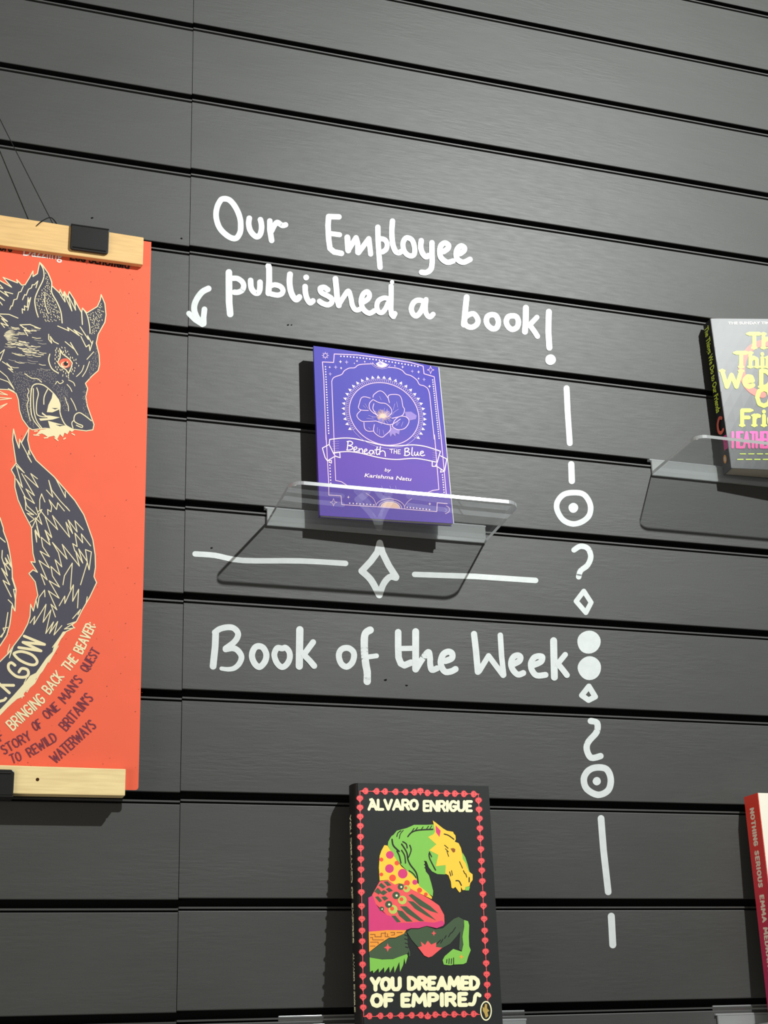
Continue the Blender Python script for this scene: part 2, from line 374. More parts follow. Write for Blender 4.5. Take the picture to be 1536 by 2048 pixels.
painted([('s', Z1, [(362, 135), (165, 128), (152, 300), (165, 560), (190, 740), (270, 808), (410, 835)], 11.2), ('s', Z1, [(200, 455), (375, 478)], 10),
         ('s', Z1, [(522, 530), (540, 780)], 12), ('s', Z1, [(545, 770), (690, 535), (722, 640), (722, 820)], 10.4), ('s', Z1, [(735, 825), (935, 555), (952, 690), (970, 850)], 10.4),
         ('s', Z1, [(1108, 335), (1112, 600), (1128, 850), (1150, 1105)], 10.8), ('s', Z1, [(1150, 555), (1240, 575), (1285, 655), (1268, 755), (1200, 808)], 10.2, SM),
         ('s', Z1, [(1388, 218), (1375, 420), (1390, 640), (1440, 785), (1500, 828), (1550, 805)], 11, SM),
         ('s', Z2, [(240, 537), (325, 585), (370, 715), (370, 840), (315, 888), (230, 860), (165, 775), (148, 650), (185, 562)], 10.4, CL),
         ('s', Z2, [(500, 595), (490, 720), (525, 835), (590, 905), (640, 880)], 11, SM), ('s', Z2, [(705, 635), (705, 850), (708, 1010), (685, 1140), (600, 1205), (505, 1200)], 11, SM),
         ('s', Z2, [(930, 805), (1010, 745), (1020, 680), (950, 640), (872, 700), (855, 830), (890, 935), (1000, 1010), (1110, 985)], 11, SM),
         ('s', Z2, [(1245, 845), (1320, 785), (1322, 725), (1258, 697), (1190, 760), (1168, 870), (1208, 965), (1310, 1010), (1435, 955)], 11, SM)], 'word', parent=line)
line = root_at('painted_lettering', .44, .6, 'white hand-painted words "published a book!" above the purple paperback', 'lettering', 'hand-painted lines of writing')
painted([('s', Z3, [(938, 240), (940, 600), (942, 820), (962, 1040)], 13.4), ('s', Z3, [(1005, 355), (1100, 358), (1190, 420), (1222, 500), (1190, 585), (1110, 622), (1040, 622)], 11, SM),
         ('s', Z4, [(10, 395), (20, 530), (75, 618), (145, 640), (185, 570), (190, 430)], 11.5, SM),
         ('s', Z4, [(352, 120), (365, 165), (366, 400), (352, 640)], 12.2), ('s', Z4, [(390, 500), (480, 480), (585, 515), (632, 590), (600, 655), (520, 678), (400, 655)], 10.6, SM),
         ('s', Z4, [(765, 280), (755, 430), (780, 600), (830, 715), (890, 765), (945, 715)], 12, SM), ('s', Z4, [(1055, 515), (1060, 620), (1090, 740), (1150, 825), (1205, 790)], 11.2, SM), ('d', Z4, (1075, 340), 5.9),
         ('s', Z4, [(1490, 575), (1420, 530), (1345, 550), (1370, 630), (1480, 690), (1560, 745), (1568, 815), (1500, 866), (1400, 842), (1332, 798)], 10.8, SM),
         ('s', Z5, [(293, 270), (310, 450), (325, 640), (358, 780)], 11.6), ('s', Z5, [(362, 760), (450, 620), (540, 505), (590, 640), (612, 760), (655, 845), (710, 872), (770, 850)], 10, SM),
         ('s', Z5, [(830, 720), (920, 655), (945, 580), (905, 520), (830, 560), (785, 680), (800, 795), (860, 888), (950, 932), (1040, 885)], 10.4, SM),
         ('s', Z5, [(1300, 650), (1220, 640), (1120, 690), (1085, 790), (1110, 890), (1180, 922), (1250, 850), (1300, 740)], 10, SM), ('s', Z5, [(1360, 415), (1360, 650), (1355, 850), (1368, 950), (1405, 995), (1432, 940)], 10.6), ('d', Z5, (1380, 335), 4.2)], 'word', parent=line)
painted([('s', Z6, [(545, 425), (460, 388), (365, 425), (312, 540), (340, 650), (410, 692), (490, 615), (535, 510)], 10.5, CL), ('s', Z6, [(595, 378), (580, 520), (595, 640), (662, 715), (730, 660)], 10, SM)], 'word', parent=line)
painted([('s', Z7, [(222, 140), (200, 350), (180, 550), (168, 665)], 11.6), ('s', Z7, [(200, 520), (280, 470), (360, 462), (420, 530), (440, 610), (400, 680), (310, 720), (220, 690), (190, 640)], 10.6, SM),
         ('s', Z7, [(710, 475), (790, 505), (830, 610), (805, 718), (730, 750), (645, 700), (600, 610), (622, 512)], 11, CL), ('s', Z7, [(1090, 500), (1172, 515), (1215, 605), (1190, 715), (1100, 760), (1020, 710), (980, 610), (1018, 520)], 11, CL),
         ('s', Z7, [(1358, 345), (1355, 600), (1340, 805)], 12), ('s', Z8, [(610, 335), (490, 462)], 10), ('s', Z8, [(475, 490), (560, 605), (620, 700)], 10.4),
         ('s', Z8, [(838, 230), (832, 420), (828, 600), (848, 920)], 12), ('d', Z8, (870, 1150), 10.6)], 'word', parent=line)
painted([('s', Z3, [(545, 552), (430, 612), (335, 730), (278, 860), (278, 990), (340, 1130), (430, 1225)], 12.2, SM), ('s', Z3, [(170, 1030), (290, 1150), (430, 1240)], 10.8), ('s', Z3, [(468, 950), (452, 1100), (455, 1225)], 11.4)],
        'painted_arrow', 'white hand-painted curved arrow pointing down at the purple book', 'arrow')
Y1 = T(400, 1230, 9.6); Y2 = T(540, 1230, 9.6); Y3 = T(660, 1240, 9.6); Y4 = T(780, 1240, 9.6); Y5 = T(930, 1240, 9.6); Y6 = T(1050, 1250, 9.6)
line = root_at('painted_lettering', .48, .26, 'white hand-painted words "Book of the Week" across the wall below the diamond', 'lettering', 'hand-painted lines of writing')
painted([('s', Y1, [(300, 350), (290, 600), (250, 985)], 13.6), ('s', Y1, [(285, 335), (380, 270), (520, 238), (640, 252), (722, 335), (718, 430), (640, 535), (490, 645)], 12, SM),
         ('s', Y1, [(490, 660), (620, 638), (720, 680), (795, 800), (755, 930), (660, 1020), (540, 1045), (410, 1030)], 12.4, dict(smooth=True, taper=.35)),
         ('s', Y1, [(1110, 600), (1210, 632), (1272, 760), (1242, 900), (1140, 1000), (1045, 930), (995, 790), (1032, 655)], 12.4, CL),
         ('s', Y2, [(150, 632), (230, 645), (300, 632), (370, 720), (372, 850), (310, 960), (222, 1002), (130, 920), (80, 780), (105, 680)], 11.8, CL),
         ('s', Y2, [(570, 285), (565, 600), (560, 985)], 14.6), ('s', Y2, [(825, 525), (680, 720), (645, 745)], 12), ('s', Y2, [(650, 770), (760, 880), (845, 980)], 12)], 'word', parent=line)
painted([('s', Y3, [(240, 552), (350, 540), (440, 605), (460, 700), (420, 825), (320, 900), (222, 850), (172, 730), (178, 625)], 12, CL),
         ('s', Y3, [(770, 195), (700, 235), (660, 330), (660, 600), (685, 850), (712, 1000), (712, 1180)], 14.8, SM), ('s', Y3, [(700, 715), (890, 690)], 10)], 'word', parent=line)
painted([('s', Y4, [(155, 235), (155, 500), (162, 720), (205, 835), (275, 872), (400, 820)], 13.2), ('s', Y4, [(170, 550), (470, 545)], 10.4),
         ('s', Y4, [(490, 225), (490, 500), (490, 800), (490, 945)], 13.8), ('s', Y4, [(510, 930), (600, 780), (730, 615), (765, 720), (768, 850), (800, 960), (900, 930)], 12, SM),
         ('s', Y4, [(1060, 790), (1180, 740), (1190, 650), (1120, 610), (1020, 660), (970, 800), (1000, 930), (1070, 1000), (1180, 985), (1255, 945)], 12.6, SM)], 'word', parent=line)
painted([('s', Y5, [(172, 270), (210, 600), (245, 995)], 12.6), ('s', Y5, [(270, 985), (450, 690)], 11), ('s', Y5, [(450, 690), (730, 1065)], 11), ('s', Y5, [(675, 295), (700, 700), (740, 1055)], 11),
         ('s', Y5, [(930, 850), (1040, 790), (1060, 710), (1000, 680), (920, 720), (880, 830), (910, 950), (1010, 1050), (1115, 1020)], 12, SM),
         ('s', Y6, [(170, 770), (300, 710), (330, 620), (260, 600), (170, 630), (110, 740), (130, 870), (220, 970), (390, 960)], 12, SM),
         ('s', Y6, [(545, 305), (550, 600), (560, 1005)], 14), ('s', Y6, [(768, 572), (635, 735)], 11), ('s', Y6, [(630, 750), (720, 860), (800, 965)], 11.6)], 'word', parent=line)
ID = lambda p: list(p)
DZ = T(700, 1060, 9.6); GRP = 'ornaments painted around the diamond'
painted([('s', DZ, [(570, 250), (525, 430), (400, 600), (222, 790)], 13), ('s', DZ, [(570, 250), (622, 440), (740, 680), (885, 905)], 13), ('s', DZ, [(222, 790), (400, 960), (560, 1250)], 13.4, SM), ('s', DZ, [(565, 1250), (640, 1040), (760, 905), (880, 920)], 12.6, SM)],
        'painted_diamond', 'large white hand-painted diamond outline below the purple book and its shelf', 'ornament')
painted([('s', ID, [(390, 1108), (430, 1111), (485, 1121), (600, 1122), (691, 1127)], 11, SM)], 'painted_dash', 'long white hand-painted dash left of the large diamond', 'ornament', 'dashes beside the diamond')
painted([('s', ID, [(829, 1149), (950, 1153), (1071, 1161)], 11)], 'painted_dash', 'white hand-painted dash right of the large diamond', 'ornament', 'dashes beside the diamond')
Y7 = T(1080, 740, 4.096); Y8 = T(1100, 1220, 2.926); GC = 'column of painted ornaments right of the writing'
painted([('s', Y7, [(217, 150), (225, 330), (243, 600)], 11.8)], 'painted_bar', 'tall white painted bar just under the exclamation mark, top of the ornament column', 'ornament', GC)
painted([('s', Y7, [(255, 772), (260, 910)], 12.6)], 'painted_bar', 'short white painted bar standing directly on the larger dotted ring', 'ornament', GC)
painted([('s', Y7, [(280, 1005), (360, 1022), (410, 1100), (405, 1185), (350, 1240), (270, 1262), (190, 1230), (140, 1150), (142, 1080), (195, 1020)], 11.2, CL), ('d', Y7, (272, 1130), 9.8)],
        'painted_ring', 'larger white painted ring with a centre dot, level with the clear shelf', 'ornament', GC)
painted([('s', Y7, [(278, 1475), (330, 1445), (390, 1462), (415, 1530), (388, 1600), (332, 1645), (316, 1695)], 11, SM)], 'painted_curl', 'white painted curl like a question mark under the larger dotted ring', 'ornament', GC)
painted([('s', Y7, [(358, 1812), (295, 1895), (375, 1988), (418, 1905)], 9.8, {'closed': True})], 'painted_diamond', 'small white painted diamond just above the two solid dots', 'ornament', GC)
painted([('d', Y6, (1225, 330), 23.3)], 'painted_dot', 'upper of two solid white painted dots right of the word Week', 'ornament', GC)
painted([('d', Y6, (1237, 830), 23.4)], 'painted_dot', 'lower of two solid white painted dots right of the word Week', 'ornament', GC)
painted([('s', Y8, [(227, 447), (185, 500), (225, 528), (264, 508)], 11, {'closed': True})], 'painted_diamond', 'small squat white painted diamond just below the two solid dots', 'ornament', GC)
painted([('s', Y8, [(238, 650), (275, 662), (272, 715), (225, 770), (214, 815), (240, 865), (295, 855)], 12.6, SM)], 'painted_curl', 'white painted S-shaped curl resting on the smaller dotted ring', 'ornament', GC)
painted([('s', Y8, [(270, 922), (330, 932), (355, 990), (340, 1055), (280, 1082), (215, 1048), (197, 990), (222, 942)], 13, CL), ('d', Y8, (273, 1002), 8.2)], 'painted_ring', 'smaller white painted ring with a centre dot, low in the ornament column', 'ornament', GC)
painted([('s', Y8, [(298, 1220), (312, 1400), (340, 1650)], 13.4)], 'painted_bar', 'tall white painted bar beneath the smaller dotted ring', 'ornament', GC)
painted([('s', Y8, [(358, 1792), (367, 1960)], 14)], 'painted_bar', 'short white painted bar at the very bottom of the ornament column', 'ornament', GC)

# ------------------------------------------------------------------ clear acrylic shelves
def shelf(x0, x1, zb, label, depth=.099, tilt=.092, th=.0052, hook=True):
    zb -= .0013
    t = empty('acrylic_shelf', ((x0+x1)/2, 0, zb), label, 'shelf', 'clear acrylic shelves on the slat wall')
    # plate with rounded front corners
    r = .013; out = [(x0, -.002), (x1, -.002)]
    for cx, a0 in ((x1-r, 0), (x0+r, -90)):
        for k in range(9):
            a = math.radians(a0-90*k/8); out.append((cx+r*math.cos(a), -depth+r+r*math.sin(a)))
    mb = MB(); n = len(out); z = lambda y: zb-tilt*y
    mb.add([(x, y, z(y)) for x, y in out]+[(x, y+th*tilt, z(y)+th) for x, y in out], [tuple(range(n)), tuple(range(2*n-1, n-1, -1))], M_ACR)
    b = len(mb.v)-2*n; k = mb.mi(M_EDGE)
    for i in range(n): mb.f.append((b+i, b+n+i, b+n+(i+1) % n, b+(i+1) % n)); mb.m.append(k)
    mb.build('plate', t, bevel=.0007)
    mb = MB(); mb.box(x0, x1, -.0035, -.0008, zb, zb+.0184, M_STRIP); o = mb.build('back_strip', t, bevel=.0004)
    mb = MB(); mb.box(x0-.002, x1+.001, -.0030, .0032, zb+.0186, zb+.0205, M_EDGE); mb.box(x0-.002, x1+.001, .0010, .0032, zb+.0205, zb+.0285, M_STRIP)
    mb.build('hook', t, bevel=.0003)
    return t
shelf(.3540, .6002, .3790, 'clear acrylic shelf holding the purple paperback')
shelf(.8156, 1.0620, .4802, 'clear acrylic shelf under the grey book at the right edge', depth=.105, tilt=.045)
shelf(.3660, .6122, -.1335, 'clear acrylic shelf under the black hardback with the horse', tilt=.05)
shelf(.8260, 1.0722, -.1335, 'clear acrylic shelf under the red-spined book at the lower right corner', tilt=.05)

# ------------------------------------------------------------------ books
def bil(BL, BR, TL, TR, bulge=0.0):
    BL, BR, TL, TR = [np.array(q, float) for q in (BL, BR, TL, TR)]
    def fn(u, v):
        u = np.asarray(u, float); v = np.asarray(v, float)
        U = u[..., None]; V = v[..., None]
        P = (1-U)*(1-V)*BL+U*(1-V)*BR+(1-U)*V*TL+U*V*TR
        if bulge: P = P+np.stack([0*u, -bulge*4*u*(1-u)*np.clip(v, 0, 2)**1.5, 0*u], axis=-1)
        return P
    return fn
def sheet(mb, fn, M, nu=12, nv=16, off=(0, 0, 0), flip=False, u0=0., u1=1., v0=0., v1=1.):
    P = [[fn(np.array(u0+(u1-u0)*j/nu), np.array(v0+(v1-v0)*i/nv))+np.array(off) for j in range(nu+1)] for i in range(nv+1)]
    mb.grid(P, M, flip)
def slab(mb, fa, fb, M, nu=12, nv=16, u0=0., u1=1., v0=0., v1=1.):
    """solid between sheet fa (front) and sheet fb (behind)"""
    sheet(mb, fa, M, nu, nv, u0=u0, u1=u1, v0=v0, v1=v1); sheet(mb, fb, M, nu, nv, flip=True, u0=u0, u1=u1, v0=v0, v1=v1)
    def strip(uv):
        mb.grid([[fa(np.array(u), np.array(v)) for u, v in uv], [fb(np.array(u), np.array(v)) for u, v in uv]], M)
    L = lambda a, b, n: [a+(b-a)*i/n for i in range(n+1)]
    strip([(u, v0) for u in L(u1, u0, nu)]); strip([(u, v1) for u in L(u0, u1, nu)])
    strip([(u0, v) for v in L(v0, v1, nv)]); strip([(u1, v) for v in L(v1, v0, nv)])
def lerp(fa, fb, t): return lambda u, v: fa(u, v)*(1-t)+fb(u, v)*t
M_PAGES = mat('cream_page_edges', (.50, .42, .31), .8, .2, var=.12, scale=30, stretch=(1, 60, 1))
M_PAGEW = mat('white_page_edges', (.70, .68, .62), .8, .2, var=.08, scale=30, stretch=(1, 60, 1))

# ---- purple paperback
M_PUR = bpy.data.materials.new('purple_cover'); M_PUR.use_nodes = True
def purple_cover():
    nt = M_PUR.node_tree; b = nt.nodes['Principled BSDF']; N = nt.nodes.new; Lk = nt.links.new
    tc = N('ShaderNodeTexCoord'); sp = N('ShaderNodeSeparateXYZ'); Lk(tc.outputs['Object'], sp.inputs[0])
    nz = N('ShaderNodeTexNoise'); nz.inputs['Scale'].default_value = 18; Lk(tc.outputs['Object'], nz.inputs['Vector'])
    # printed ground runs from blue-violet at the top to violet round the title ribbon
    mr = N('ShaderNodeMapRange'); mr.inputs['From Min'].default_value = .02; mr.inputs['From Max'].default_value = .14; Lk(sp.outputs['Z'], mr.inputs['Value'])
    ad = N('ShaderNodeMath'); ad.operation = 'MULTIPLY_ADD'; ad.inputs[1].default_value = .3; Lk(nz.outputs['Fac'], ad.inputs[0]); Lk(mr.outputs[0], ad.inputs[2])
    r = N('ShaderNodeValToRGB'); r.color_ramp.elements[0].position = .2; r.color_ramp.elements[1].position = 1.0
    r.color_ramp.elements[0].color = (.098, .050, .36, 1); r.color_ramp.elements[1].color = (.056, .046, .36, 1)
    e = r.color_ramp.elements.new(.55); e.color = (.106, .046, .36, 1)
    Lk(ad.outputs[0], r.inputs[0]); Lk(r.outputs[0], b.inputs['Base Color'])
    b.inputs['Roughness'].default_value = .55; b.inputs['Specular IOR Level'].default_value = .2
purple_cover()
M_PLINE = mat('pale_pink_print', (.60, .40, .62), .5, .35, var=.05)
M_PLINE2 = mat('lilac_print', (.28, .2, .55), .5, .35, var=.05)
M_PLINE3 = mat('muted_lilac_print', (.19, .115, .44), .5, .3, var=.15, scale=300)
M_PWHITE = mat('pinkish_white_print', (.78, .62, .68), .5, .35, var=.04)
M_PGOLD = mat('peach_print', (.70, .42, .30), .5, .35, var=.1)
PF = bil((.4058, -.0239, .3854), (.5519, -.0319, .3861), (.4027, -.0211, .5834), (.5533, -.0076, .5826), .004)
PB = bil((.4058, -.0179, .3850), (.5519, -.0245, .3854), (.4040, -.0140, .5834), (.5533, -.0012, .5826), .002)
book = empty('paperback_book', (.478, -.021, .3845), 'thin purple paperback with a lotus flower and pale frame, standing on the clear shelf', 'book', 'books on the wall shelves')
mb = MB(); slab(mb, lerp(PF, PB, .08), lerp(PF, PB, .92), M_PAGEW, 8, 8, .006, .994, .004, .996); mb.build('page_block', book)
mb = MB(); slab(mb, lerp(PF, PB, .92), PB, M_PUR, 8, 8); mb.build('back_cover', book)
mb = MB(); slab(mb, PF, PB, M_PUR, 1, 8, u0=-.004, u1=.004); mb.build('spine', book)
mb = MB(); slab(mb, PF, lerp(PF, PB, .08), M_PUR, 14, 18)
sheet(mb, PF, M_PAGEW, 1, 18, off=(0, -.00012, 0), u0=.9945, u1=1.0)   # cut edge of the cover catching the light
a = Art(Patch(PF, (0, -1, .06)), .00015, .00005)
P1 = T(620, 680, 5.486); P2 = T(630, 870, 5.486)
ln = lambda tf, pts, w=1.7, M=M_PLINE, L=2, **k: a.stroke(tf(pts), w, M, L, n=6, **k)
ln(P1, [(175, 1097), (150, 420), (135, 242), (258, 248), (265, 155), (520, 165), (800, 200), (1100, 248), (1240, 288), (1250, 372), (1362, 405), (1400, 750), (1440, 1097)], 1.8)
ln(P2, [(120, 0), (150, 540), (150, 660), (285, 668), (292, 765), (700, 790), (1000, 815), (1335, 842), (1340, 745), (1450, 755)], 1.8)
ln(P2, [(1380, 0), (1440, 660)], 1.8)
ln(P1, [(262, 1080), (240, 520), (240, 450), (265, 410), (345, 380), (375, 340), (430, 310), (490, 305), (540, 272), (690, 262)], 1.7, smooth=True)
ln(P1, [(860, 300), (950, 310), (1010, 335), (1050, 375), (1110, 395), (1170, 440), (1200, 490), (1260, 510), (1305, 570), (1330, 780), (1362, 1090)], 1.7, smooth=True)
ln(P2, [(205, 0), (225, 500), (290, 515), (360, 560)], 1.7); ln(P2, [(1310, 0), (1358, 600), (1290, 610), (1220, 640)], 1.7)
for k in range(25): # dotted rules inside the frame
    a.disc(*P1([(338+845*k/24, 180+112*(k/24)**1.35)])[0], 1.55, M_PWHITE, 3, n=8)
for k in range(27):
    t = k/26; a.disc(*P1([(168+36*t, 295+730*t)])[0], 1.45, M_PWHITE, 3, n=8)
    a.disc(*P1([(1345+70*t, 440+640*t)])[0], 1.4, M_PWHITE, 3, n=8)
for k in range(8):
    a.disc(*P2([(160+12*k/7, 300+230*k/7)])[0], 1.45, M_PWHITE, 3, n=8); a.disc(*P2([(1397+18*k/7, 440+190*k/7)])[0], 1.4, M_PWHITE, 3, n=8)
    a.disc(*P2([(380+265*k/7, 750+18*k/7)])[0], 1.5, M_PWHITE, 3, n=8); a.disc(*P2([(1010+245*k/7, 795+25*k/7)])[0], 1.5, M_PWHITE, 3, n=8)
# ring with pennants round the flower
cx, cy = P1([(812, 812)])[0]
def ell(r, t, sk=.13):
    x = r*math.cos(t); y = r*math.sin(t)*.865; return (cx+x, cy+y+sk*x+.03*y)
for rr, ww, MM in ((69.5, 1.7, M_PLINE), (77, 1.0, M_PLINE2)):
    a.stroke([ell(rr, 2*math.pi*k/72) for k in range(72)], ww, MM, 2, closed=True, n=6)
for k in range(112):
    t = 2*math.pi*k/112
    if not (.20*math.pi < t < .80*math.pi and k % 1 == 0): a.stroke([ell(71.5, t), ell(76, t)], .75, M_PLINE, 2, n=4)
for k in range(44):
    t = 2*math.pi*k/44
    if .21*math.pi < t < .79*math.pi: continue
    a.fill([ell(79, t-.045), ell(79, t+.045), ell(85.5, t)], M_PWHITE, 3)
fl = [[(690, 630), (700, 600), (760, 560), (810, 580), (855, 640)], [(660, 640), (600, 625), (560, 640), (540, 700), (530, 745), (560, 770), (640, 775)], [(560, 770), (512, 830), (560, 890), (640, 895), (720, 890)],
      [(590, 905), (600, 975), (640, 1003), (700, 1000)], [(705, 930), (700, 1010), (780, 1068), (830, 1040), (880, 990), (880, 940)], [(870, 690), (860, 610), (960, 602), (1000, 640), (1018, 730), (1036, 765), (1010, 830), (900, 860)],
      [(900, 950), (960, 985), (1040, 970), (1085, 900), (1060, 850), (990, 838), (930, 880), (900, 950)], [(690, 655), (650, 700), (660, 770), (740, 830)], [(690, 655), (760, 690), (830, 700), (885, 750), (895, 800), (860, 840)],
      [(720, 890), (800, 915), (890, 930), (990, 870)], [(700, 700), (690, 760), (740, 830)]]
for f in fl: a.stroke(P1(f), 1.5, M_PLINE, 3, smooth=True, n=6)
a.fill(P1([(1040, 790), (1110, 788), (1170, 830), (1160, 870), (1090, 885), (1050, 850)]), M_PLINE3, 2)
a.fill(P1([(890, 960), (985, 985), (975, 1040), (940, 1020), (935, 1060), (905, 1030), (880, 1065), (865, 1000)]), M_PLINE3, 2)
for k in range(40):   # stamens and petal veins
    t = 2*math.pi*k/40; r0 = 12+8*random.random(); r1 = 60+70*random.random()
    a.stroke(P1([(800+r0*math.cos(t), 835+r0*.7*math.sin(t)), (800+r1*math.cos(t), 835+r1*.8*math.sin(t))]), .8, M_PGOLD if r1 < 95 else M_PLINE2, 2, n=4)
a.disc(*P1([(800, 835)])[0], 6, M_PGOLD, 3, ry=4.5)
for px_, py_, dx, dy in ((600, 700, 40, 60), (580, 720, 30, 30), (640, 830, 70, 20), (620, 860, 80, 10), (930, 700, -20, 70), (950, 680, 10, 60), (970, 760, -60, 40), (760, 980, 0, 60), (800, 990, 10, 50), (740, 960, -5, 60), (980, 900, -30, 40), (1020, 900, -20, 50), (760, 620, 20, 40), (960, 900, -20, 40), (640, 960, 20, 20)):
    a.stroke(P1([(px_, py_), (px_+dx, py_+dy)]), .8, M_PLINE2, 2, n=4)
# ribbon
ln(P2, [(165, 50), (300, 35), (420, 40), (560, 70), (720, 110), (860, 122), (980, 115), (1080, 110), (1200, 125), (1320, 160), (1375, 180)], 2.0, M_PWHITE, smooth=True)
ln(P2, [(205, 195), (300, 185), (400, 185), (520, 205), (660, 240), (780, 262), (900, 270), (1000, 262), (1100, 258), (1200, 272), (1335, 300)], 2.0, M_PWHITE, smooth=True)
ln(P2, [(160, 50), (155, 105), (200, 200), (215, 225)], 1.9, M_PWHITE); ln(P2, [(155, 105), (80, 145), (110, 250), (135, 285), (225, 230)], 1.9, M_PWHITE); ln(P2, [(205, 200), (270, 190), (275, 250), (225, 235)], 1.9, M_PWHITE); ln(P2, [(135, 285), (180, 280), (180, 310), (150, 300)], 1.6, M_PWHITE)
ln(P2, [(1375, 180), (1360, 230), (1340, 300), (1320, 345)], 1.9, M_PWHITE); ln(P2, [(1375, 230), (1445, 265), (1420, 400), (1335, 345)], 1.9, M_PWHITE); ln(P2, [(1335, 300), (1285, 290), (1285, 345), (1335, 345)], 1.9, M_PWHITE); ln(P2, [(1420, 400), (1375, 410), (1385, 375)], 1.6, M_PWHITE)
for yy in (75, 100, 125, 150, 175):
    ln(P2, [(190, yy), (260, yy-4)], .8, M_PLINE2); ln(P2, [(1290, yy+95), (1340, yy+105)], .8, M_PLINE2)
for st in ([(362, 72), (352, 160)], [(350, 75), (385, 70), (412, 88), (398, 110), (368, 118), (408, 130), (410, 152), (378, 166), (346, 166)], [(425, 168), (458, 150), (450, 132), (430, 142), (425, 172), (445, 186), (472, 176)],
           [(482, 150), (483, 188)], [(483, 168), (505, 152), (520, 166), (522, 198)], [(537, 186), (568, 170), (560, 155), (542, 167), (540, 195), (560, 207), (592, 196)], [(632, 172), (605, 172), (595, 192), (606, 212), (630, 205), (640, 176), (648, 212)],
           [(682, 132), (670, 190), (680, 217), (702, 205)], [(655, 166), (702, 160)], [(716, 130), (706, 216)], [(710, 188), (740, 175), (765, 190), (770, 236)],
           [(985, 150), (985, 225)], [(985, 150), (1015, 146), (1030, 160), (1010, 180), (990, 184), (1030, 191), (1035, 214), (1005, 228), (978, 226)], [(1066, 140), (1060, 216), (1076, 228)], [(1092, 190), (1088, 215), (1105, 226), (1120, 210), (1126, 190), (1126, 220), (1142, 224)],
           [(1150, 206), (1186, 195), (1180, 180), (1160, 186), (1155, 216), (1175, 230), (1202, 222)]):
    a.stroke(P2(st), 2.1, M_PWHITE, 4, smooth=len(st) > 2, n=8)
for st in ([(818, 160), (856, 160)], [(838, 160), (838, 200)], [(870, 160), (865, 205)], [(895, 162), (893, 207)], [(867, 184), (893, 186)], [(936, 165), (911, 165), (908, 208), (936, 208)], [(909, 187), (930, 187)]): a.stroke(P2(st), 1.4, M_PWHITE, 4, n=6)
a.ftext('by', *P2([(762, 400), (832, 404)]), 6.2, M_PWHITE, 4, bold=.012, shear=.15)
a.ftext('Karishma Natu', *P2([(540, 462), (1056, 506)]), 7.4, M_PWHITE, 4, bold=.016, shear=.15)
# corner ornaments, fan and sun
for k in range(8): a.disc(*P1([(167+33*math.cos(k*.785), 172+33*math.sin(k*.785))])[0], 1.3, M_PLINE2, 3, n=8)
a.stroke([P1([(167+22*math.cos(k*.5236), 172+22*math.sin(k*.5236))])[0] for k in range(12)], 1.3, M_PLINE, 2, closed=True, n=6)
def star4(tf, x, y, r, M, L=3, w=1.0):
    q = [(x, y-r), (x+r*.25, y-r*.25), (x+r*.9, y), (x+r*.25, y+r*.25), (x, y+r), (x-r*.25, y+r*.25), (x-r*.9, y), (x-r*.25, y-r*.25)]
    a.stroke(tf(q), w, M, L, closed=True, n=6) if w else a.fill(tf(q), M, L)
star4(P1, 1322, 330, 42, M_PLINE); star4(P2, 202, 740, 42, M_PLINE)
ln(P2, [(1440, 780), (1470, 800), (1470, 840), (1430, 865)], 1.4, smooth=True); ln(P2, [(1420, 810), (1445, 825), (1420, 850)], 1.1, M_PLINE2, smooth=True)
for x, y, r in ((333, 240, 20), (515, 232, 14), (400, 245, 26), (340, 310, 16), (280, 300, 26), (220, 375, 24), (215, 300, 14), (600, 240, 12), (1015, 298, 16), (930, 285, 12), (1120, 345, 22), (1190, 352, 18), (1190, 425, 14), (1250, 435, 24), (1310, 510, 18), (485, 258, 10)): star4(P1, x, y, r, M_PWHITE if r < 21 else M_PLINE2, w=0)
star4(P2, 365, 684, 18, M_PWHITE, w=0); star4(P2, 1258, 758, 18, M_PWHITE, w=0)
a.fill(P1([(770, 232), (720, 262), (745, 290), (790, 303), (830, 290), (850, 268)]), M_PWHITE, 3); a.fill(P1([(770, 240), (745, 258), (770, 275), (800, 270)]), M_PLINE2, 4)
for r in (90, 112):
    a.stroke([P1([(772+r*math.cos(t), 240+r*.7*math.sin(t)+.12*r*math.cos(t))])[0] for t in [math.radians(v) for v in range(15, 170, 15)]], 1.0, M_PLINE if r < 100 else M_PLINE2, 2, n=6)
sun = lambda r: [P2([(825+r*math.cos(t), 800-r*.62*math.sin(t)+.05*r*math.cos(t))])[0] for t in [math.radians(v) for v in range(0, 181, 12)]]
a.fill(sun(100), M_PGOLD, 2)
for r, MM in ((105, M_PWHITE), (125, M_PLINE), (160, M_PLINE)): a.stroke(sun(r), 1.3, MM, 3, n=6)
ln(P2, [(670, 770), (640, 700), (560, 640)], 1.1, smooth=True); ln(P2, [(980, 790), (1010, 740), (1060, 700)], 1.1, smooth=True)
for x in (730, 820, 880): ln(P2, [(x, 560), (x+12, 605)], .8, M_PLINE2)
a.into(mb); mb.build('front_cover', book)

